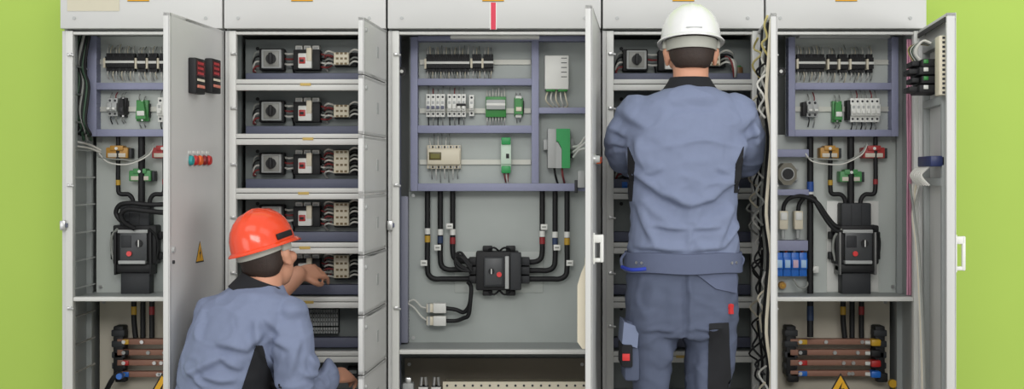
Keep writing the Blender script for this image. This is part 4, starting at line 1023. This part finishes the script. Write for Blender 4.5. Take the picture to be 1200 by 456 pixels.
# jacket
b = MB()
loft(b, [(P1(808, 103, -.5), .080, .075, 0), (P1(807, 108), .108, .09, 0), (P1(806, 114), .148, .1, 0), (P1(805, 123), .185, .112, 0), (P1(804, 140, -.505), .205, .125, 0), (P1(803, 165, -.51), .206, .135, 0), (P1(802, 190, -.515), .196, .138, 0), (P1(801, 215, -.515), .182, .135, 0), (P1(801, 240, -.51), .178, .13, 0), (P1(801, 265, -.505), .180, .128, 0), (P1(801, 285), .186, .132, 0), (P1(801, 298), .186, .128, 0), (P1(800, 306), .178, .122, 0)])
limb(b, [P1(748, 137, -.5), P1(736, 160, -.46), P1(729, 182, -.37), P1(740, 187, -.22), P1(750, 186, -.12)], [.078, .070, .060, .052, .046])
limb(b, [P1(862, 137, -.5), P1(872, 160, -.46), P1(872, 186, -.37), P1(862, 188, -.22), P1(852, 184, -.12)], [.080, .072, .062, .053, .046])
jk = fuse(b, .006, 6)
folds(jk, wl((740, 203, 772, 228, 3, .010), (772, 228, 803, 240, 3.5, .011), (803, 240, 835, 225, 3.5, .009), (835, 225, 862, 205, 3.5, .010), (742, 213, 800, 263, 5, -.007), (858, 225, 812, 262, 5, -.006),
    (745, 240, 762, 283, 3, .007), (745, 287, 795, 291, 2.5, .008), (803, 291, 842, 286, 2.5, .007), (842, 286, 862, 262, 3, .009), (762, 264, 800, 266, 2.2, .006), (808, 266, 835, 264, 2, .006), (803, 262, 801, 292, 2, .004), (852, 240, 834, 285, 3.5, .008),
    (775, 117, 840, 117, 4, .005), (728, 128, 752, 150, 4, .007), (885, 130, 862, 152, 4, .007), (740, 165, 752, 196, 4, .008), (868, 165, 856, 198, 4, .008), (722, 140, 716, 172, 3, .007), (880, 140, 886, 168, 3, .007), (720, 150, 733, 160, 2.5, .006), (718, 168, 732, 172, 2.5, .006), (888, 152, 874, 162, 2.5, .006), (748, 205, 770, 195, 3, .005), (855, 205, 832, 196, 3, .005)), 11, .0055)
link_mesh(jk, 'jacket', [CLOTH], m1, org1); jkc = jk.copy(); jkc.transform(Matrix.Translation(org1))
b = MB(); rg = []
for py, rx, ry, dy in ((112, .108, .094, -.004), (107, .096, .086, -.004), (99, .079, .076, 0), (91, .066, .067, .004), (91, .059, .061, .004), (98, .066, .064, 0), (110, .09, .08, 0)):
    rg.append([P1(808.5, py)+Vector((rx*math.cos(a), ry*math.sin(a)+dy, -.012*max(0, math.sin(a))-.010*max(0, -math.sin(a))*(py > 100))) for a in [2*math.pi*k/40 for k in range(40)]])
b.rings(rg, BLKC, cap=False); b.build('collar', m1, org1)
b = MB(); rg = []
for py, rx, ry in ((294.5, .187, .133), (295, .1955, .1415), (306, .1975, .143), (317.5, .1975, .1425), (318.5, .189, .134), (306, .186, .131)):
    rg.append([P1(800.5, py)+Vector((rx*math.cos(a), ry*math.sin(a), .002*math.sin(5*a))) for a in [2*math.pi*k/56 for k in range(56)]])
rg.append(rg[0]); b.rings(rg, CLOTHD, cap=False); wb = b.build('waistband', m1, org1)
for px in (743.5, 749, 852, 858):
    a = math.acos(max(-1, min(1, (P1(px, 305).x-P1(800.5, 305).x)/.1975))); c = P1(800.5, 306)+Vector((.1975*math.cos(a), -.143*math.sin(a), 0)); n = Vector((math.cos(a), -math.sin(a), 0))
    MB().cyl(c-n*.002, c+n*.003, .0048, STEEL, 12).build('snap_button', wb, org1)
patch(jkc, ((736, 172), (744, 190), (741, 236), (737, 236)), -.5, .003, BLKC, 'side_panel', m1, org1, 4, 12)
patch(jkc, ((871, 172), (862, 192), (860, 226), (868, 226)), -.5, .003, BLKC, 'side_panel', m1, org1, 4, 12)
patch(trc, ((831, 380), (853, 378), (857, 470), (829, 470)), -.58, .004, BLKC, 'black_thigh_panel', m1, org1)
patch(trc, ((815, 321), (861, 321), (862, 344), (838, 339)), -.6, .007, CLOTHD, 'pocket_flap', m1, org1)
patch(trc, ((853.5, 357), (857, 357), (857, 368), (853.5, 368)), -.55, .009, REDT, 'red_tag', m1, org1, 4, 5)
# cargo pocket on the outside of the left leg
pc = MB(); c0 = P1(737, 408, -.5)
pc.box(c0.x-.022, c0.x+.03, -.58, -.43, P1(0, 443).z, P1(0, 374).z, CLOTH2, .012); pk_ = pc.build('cargo_pocket', m1, org1)
MB().prism([(c0.x-.030, P1(0, 399).z), (c0.x+.02, P1(0, 404).z), (c0.x+.026, P1(0, 380).z), (c0.x-.024, P1(0, 374).z)], -.592, -.42, CLOTH).build('flap', pk_, org1)
MB().box(c0.x-.032, c0.x+.004, -.60, -.45, P1(0, 426).z, P1(0, 400).z, BLKC, .006).build('tool_pouch', pk_, org1)
MB().box(c0.x-.030, c0.x-.006, -.603, -.599, P1(0, 418).z, P1(0, 410).z, REDT, .001).build('red_tag', pk_, org1)
MB().tube([P1(729, 313, -.56), P1(738, 316, -.63), P1(748, 316, -.648), P1(757, 315, -.648)], .006, BLUES, 8, 4).build('blue_strap', m1, org1)
MB().tube([P1(733, 297, -.52), P1(728, 304, -.53), P1(730, 314, -.53), P1(736, 317, -.54)], .005, CLOTHD, 8, 4).build('side_tab', m1, org1)
MB().tube([P1(864, 297, -.52), P1(871, 303, -.53), P1(868, 312, -.53), P1(863, 316, -.54)], .005, CLOTHD, 8, 4).build('side_tab', m1, org1)
shoe(m1, org1, ANL.x, -.47, 8); shoe(m1, org1, ANR.x, -.47, -8)

# ---- crouching man
Y2 = -.56
def P2(px, py, Y=Y2): return at(px, py, Y)
org2 = Vector((P2(262, 400).x, Y2, 0))
m2 = thing('person', 'crouching man in orange hard hat and blue jacket reaching into a cabinet compartment', 'person', org2); ORG[m2.name] = org2
H2 = Matrix.Translation(P2(313, 300.5, -.5)) @ Matrix.Rotation(R(-24), 4, 'Z') @ Matrix.Rotation(R(9), 4, 'X') @ Matrix.Rotation(R(-13), 4, 'Y')
b = MB(); head(b, H2)
yw = -32
loft(b, [(P2(314, 300, -.5), .055, .058, yw), (P2(310, 322, -.52), .060, .062, yw), (P2(303, 342, -.54), .075, .07, yw)])
loft(b, [(P2(300, 340), .07, .065, yw), (P2(292, 362), .15, .085, yw), (P2(280, 395), .155, .1, yw), (P2(268, 430), .14, .1, yw), (P2(260, 480), .14, .1, yw), (P2(258, 520), .16, .12, yw), (P2(258, 545), .13, .11, yw)])
SR, ER, WR_ = P2(338, 380, -.62), P2(349, 458, -.60), P2(390, 442, -.38)
SL, EL, WL_ = P2(250, 372, -.5), P2(293, 372, -.24), P2(349, 322, -.10)
limb(b, [SR, ER, WR_], [.05, .04, .029]); limb(b, [SL, EL, WL_], [.05, .04, .033])
hand(b, WR_, (.45, .85, -.02), (.3, -.5, .8), -1, .75); hand(b, WL_, (.62, .75, .1), (.3, -.6, .75), 1, .6)
HL, HR = P2(236, 540), P2(280, 540, -.62)
KL, KR = Vector((HL.x+.18, -.22, .48)), Vector((HR.x+.32, -.42, .3)); AL, AR = Vector((HL.x+.10, -.42, .1)), Vector((HR.x+.02, -.62, .12))
limb(b, [HL, KL, AL, AL+Vector((0, .02, -.04))], [.075, .052, .037, .035], k=6); limb(b, [HR, KR, AR, AR+Vector((0, .02, -.06))], [.075, .052, .037, .035], k=6)
link_mesh(fuse(b, .0055, 3), 'body', [SKIN], m2, org2)
head_extras(m2, H2, org2, HATO, 'hard_hat', True, 1.02, .016)
b = MB()
loft(b, [(P2(256, 490), .15, .12, yw), (P2(256, 520), .18, .15, yw), (P2(257, 555), .175, .15, yw), (P2(258, 575), .13, .11, yw)])
limb(b, [HL, KL, AL+Vector((0, 0, .02))], [.105, .08, .062], k=6); limb(b, [HR, KR, AR+Vector((0, 0, .02))], [.105, .08, .062], k=6)
tr2 = fuse(b, .008, 5); folds(tr2, [], 8, .006); link_mesh(tr2, 'trousers', [CLOTH2], m2, org2)
b = MB()
loft(b, [(P2(303, 334, -.535), .08, .078, yw), (P2(299, 342, -.545), .105, .092, yw), (P2(295, 350), .142, .105, yw), (P2(290, 360), .168, .118, yw), (P2(285, 374), .182, .13, yw), (P2(278, 392), .178, .14, yw), (P2(271, 412), .168, .145, yw), (P2(265, 435), .16, .145, yw), (P2(262, 460), .158, .145, yw), (P2(260, 490), .165, .15, yw), (P2(259, 515), .175, .155, yw), (P2(259, 528), .175, .155, yw)])
limb(b, [P2(334, 375, -.60), P2(344, 405, -.63), P2(347, 436, -.635), P2(350, 457, -.61), P2(369, 453, -.5), P2(385, 444, -.405)], [.080, .072, .064, .060, .052, .047], k=5)
limb(b, [P2(252, 374, -.52), P2(272, 376, -.36), P2(294, 373, -.24), P2(306, 362, -.205), P2(318, 350, -.17)], [.078, .068, .060, .054, .048], k=5)
jk2 = fuse(b, .006, 6)
def w2(*L): return [(P2(a, b_, -.68).x, P2(a, b_, -.68).z, P2(c, d, -.68).x, P2(c, d, -.68).z, w*.0028, h) for a, b_, c, d, w, h in L]
folds(jk2, w2((258, 402, 290, 408, 3, .009), (290, 408, 308, 390, 3, .010), (306, 405, 300, 375, 3, .008), (218, 440, 262, 418, 3, .009), (214, 430, 240, 452, 3, .008), (262, 418, 284, 432, 3, .008), (240, 440, 276, 446, 3, .008), (305, 405, 326, 456, 2.5, .007), (330, 360, 352, 372, 4, .007), (318, 395, 340, 410, 3, .006), (312, 372, 330, 392, 3, .006), (350, 400, 340, 440, 3, .006), (365, 420, 372, 448, 2.5, .008), (360, 438, 382, 452, 2.5, .008), (235, 365, 225, 400, 4, .006), (268, 345, 330, 352, 3, .004)), 23, .0055)
link_mesh(jk2, 'jacket', [CLOTH], m2, org2); jk2c = jk2.copy(); jk2c.transform(Matrix.Translation(org2))
patch(jk2c, ((300, 405), (307, 405), (323, 460), (282, 460)), -.7, .0045, BLKC, 'side_panel', m2, org2, 10, 16)
b = MB(); rg = []; CM = Matrix.Translation(P2(305, 337, -.535)) @ Matrix.Rotation(R(-32), 4, 'Z') @ Matrix.Rotation(R(-14), 4, 'X') @ Matrix.Rotation(R(16), 4, 'Y')
for z, rx, ry in ((-.034, .106, .092), (-.014, .096, .086), (.008, .084, .078), (.026, .074, .072), (.026, .066, .064), (.005, .072, .066), (-.03, .086, .078)):
    rg.append([CM @ Vector((rx*math.cos(a), ry*math.sin(a), z-.012*max(0, math.sin(a)))) for a in [2*math.pi*k/40 for k in range(40)]])
b.rings(rg, BLKC, cap=False); b.build('collar', m2, org2)
shoe(m2, org2, AL.x, -.40, -30); shoe(m2, org2, AR.x, -.58, -40)
